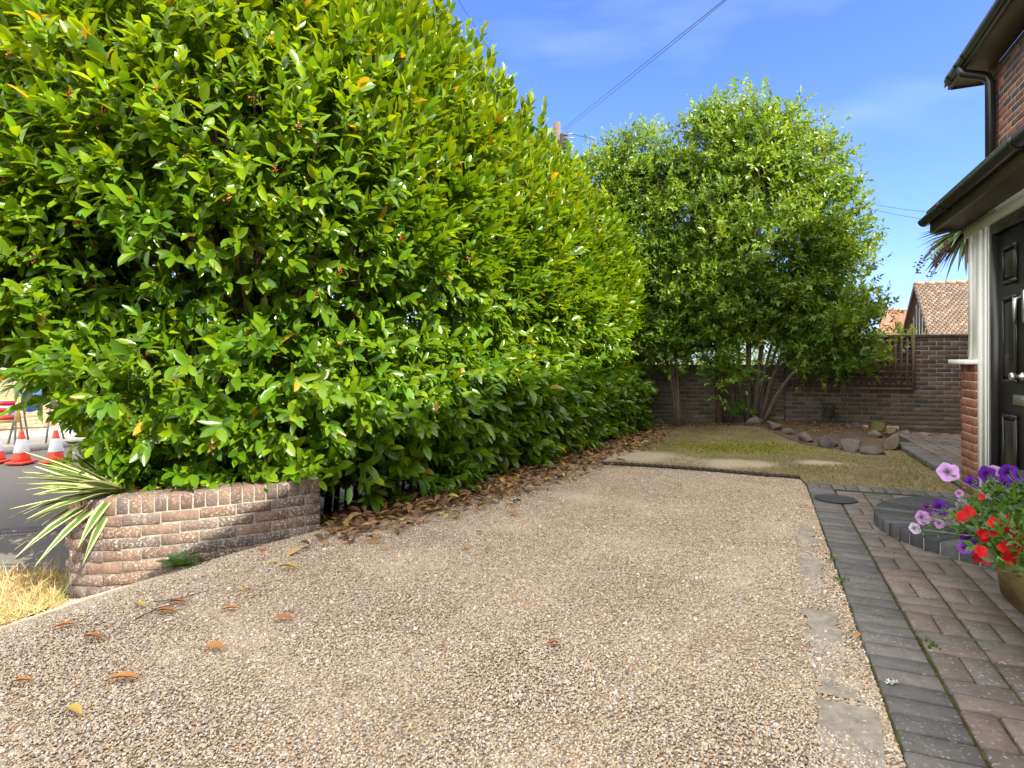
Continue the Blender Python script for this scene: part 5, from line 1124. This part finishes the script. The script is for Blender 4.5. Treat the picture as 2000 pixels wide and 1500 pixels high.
# ------------------------------------------------------------------ far side of the road
wA = np.array([-22.0, 13.2]); 
rw = empty('roadside_wall', (-12, 14, -.3), 'warm orange-brown brick wall along the far side of the road', 'brick wall'); n2_ = np.array([-.893, .45]); d2_ = np.array([.45, .893])
p0 = n2_*15.0+d2_*-6; p1 = n2_*15.0+d2_*16
mb = MB(); lay(mb, [tuple(p0), tuple(p1)], .34, 9, .2, 1, [(.42, .26, .15), (.46, .3, .18), (.38, .22, .13)], False, rough=.002); mb.build('brickwork', [BRICKHS, MORTARHS], rw)
mb = MB(); mb.box((*( (p0+p1)/2+n2_*.1), .38), np.array([*d2_, 0])*11, np.array([*n2_, 0])*.14, (0, 0, .035)); mb.build('coping', m_plain('wall_coping', (.5, .36, .25), .8, .2, 4), rw)
def cone(px, py, label):
    p = on(px, py, -.40); o = empty('traffic_cone', p, label, 'traffic cone', 'traffic cones on the road')
    mb = MB(); mb.brick(p+np.array([0, 0, .02]), (.15, 0, 0), (0, .15, 0), (0, 0, .02), .012); mb.build('base', ORANGE, o)
    mb = MB(); mb.lathe(p, [(.125, .04), (.12, .07), (.03, .50), (.02, .51), (.001, .51)], 24); mb.build('body', ORANGE, o, True)
    mb = MB(); mb.lathe(p, [(.105, .17), (.102, .17), (.057, .385), (.060, .385)], 24); mb.v = [tuple(v) for v in mb.v]
    mb = MB(); K = 24; vs = [(p[0]+r_*math.cos(2*math.pi*k/K), p[1]+r_*math.sin(2*math.pi*k/K), p[2]+z) for r_, z in ((.1015, .175), (.1035, .18), (.0615, .375), (.0585, .38)) for k in range(K)]
    mb.add(vs, [(i*K+k, i*K+(k+1) % K, (i+1)*K+(k+1) % K, (i+1)*K+k) for i in range(3) for k in range(K)]); mb.build('sleeve', REFLW, o, True)
cone(42, 905, 'red and white traffic cone on the road, clear of the hedge leaves'); cone(109, 903, 'red and white traffic cone on the road, half behind the hedge leaves'); cone(-8, 903, 'traffic cone cut off by the left picture edge')
# A-frame signs
def aframe(px, py, kind, label, rz=0):
    p = on(px, py, -.30); o = empty('road_sign', p, label, 'road sign', 'roadworks signs'); mb = MB(); c, s = math.cos(rz), math.sin(rz); X_ = np.array([c, s, 0]); Y_ = np.array([-s, c, 0])
    for sx in (-1, 1):
        for sy in (-1, 1): mb.tube([p+X_*.30*sx+Y_*.30*sy, p+X_*.26*sx+Y_*.02*sy+np.array([0, 0, .85])], .018, 6)
    for z in (.28,): mb.tube([p+X_*-.29+Y_*-.2+np.array([0, 0, z]), p+X_*.29+Y_*-.2+np.array([0, 0, z])], .014, 6)
    mb.build('stand', STEEL, o); tl = np.array([0, 0, 1.])*.93+Y_*.34; cen = p+np.array([0, 0, .62])-Y_*.15
    if kind == 'bar':
        mb = MB(); mb.box(cen, X_*.34, tl*.24, Y_*.008); mb.build('board', SIGNYEL, o)
        mb = MB(); mb.box(cen-Y_*.012, X_*.30, tl*.20, Y_*.006); mb.build('panel', REFLW, o)
        mb = MB()
        for k in (-1, 0, 1): mb.box(cen-Y_*.022+tl*k*.135, X_*.27, tl*.045, Y_*.004)
        mb.build('red_stripe', SIGNRED, o)
    else:
        cen = cen+np.array([0, 0, .15]); mb = MB(); mb.lathe(cen, [(.22, 0), (.22, .012), (.001, .012)], 32, axis=-np.cross(X_, tl)*-1 if False else np.cross(X_, tl)); mb.build('disc', SIGNBLUE, o)
        ax = np.cross(X_, tl); ax /= np.linalg.norm(ax); mb = MB(); f0 = cen+ax*.018; u_ = (X_*-.7+tl*-.7); u_ /= np.linalg.norm(u_); v_ = np.cross(ax, u_)
        if False: pass
        for sg in (1, -1):
            q = cen+ax*(.017 if sg > 0 else -.006)
            mb.box(q-u_*.03, u_*.10, v_*.022, ax*.003); e = q+u_*.06
            mb.box(e+v_*.05-u_*.03, (u_-v_)*.045, (u_+v_)*.014, ax*.0035); mb.box(e-v_*.05-u_*.03, (u_+v_)*.045, (u_-v_)*.014, ax*.0035)
        mb.build('arrow', REFLW, o)
aframe(-4, 868, 'bar', 'roadworks board with red and white bars leaning at the left picture edge', .5)
aframe(72, 862, 'disc', 'blue round roadworks sign with white arrow behind the hedge leaves', .2)
# road grating
gc = on(60, 1035, -.40); gr = empty('road_grating', gc, 'long ribbed drainage grating across the road edge beside the planter', 'grating'); dr3 = unit(np.array([.95, .28, 0])); dn3 = np.array([-dr3[1], dr3[0], 0])
mb = MB(); mb.box(gc+np.array([0, 0, -.01]), dr3*.55, dn3*.11, (0, 0, .008), (.05, .05, .05))
for k in range(40): mb.box(gc+dr3*(-.53+k*.0272)+np.array([0, 0, .004]), dr3*.007, dn3*.1, (0, 0, .006))
mb.build('bars', m_plain('worn_grating', (.22, .2, .2), .7, .3, 20), gr)
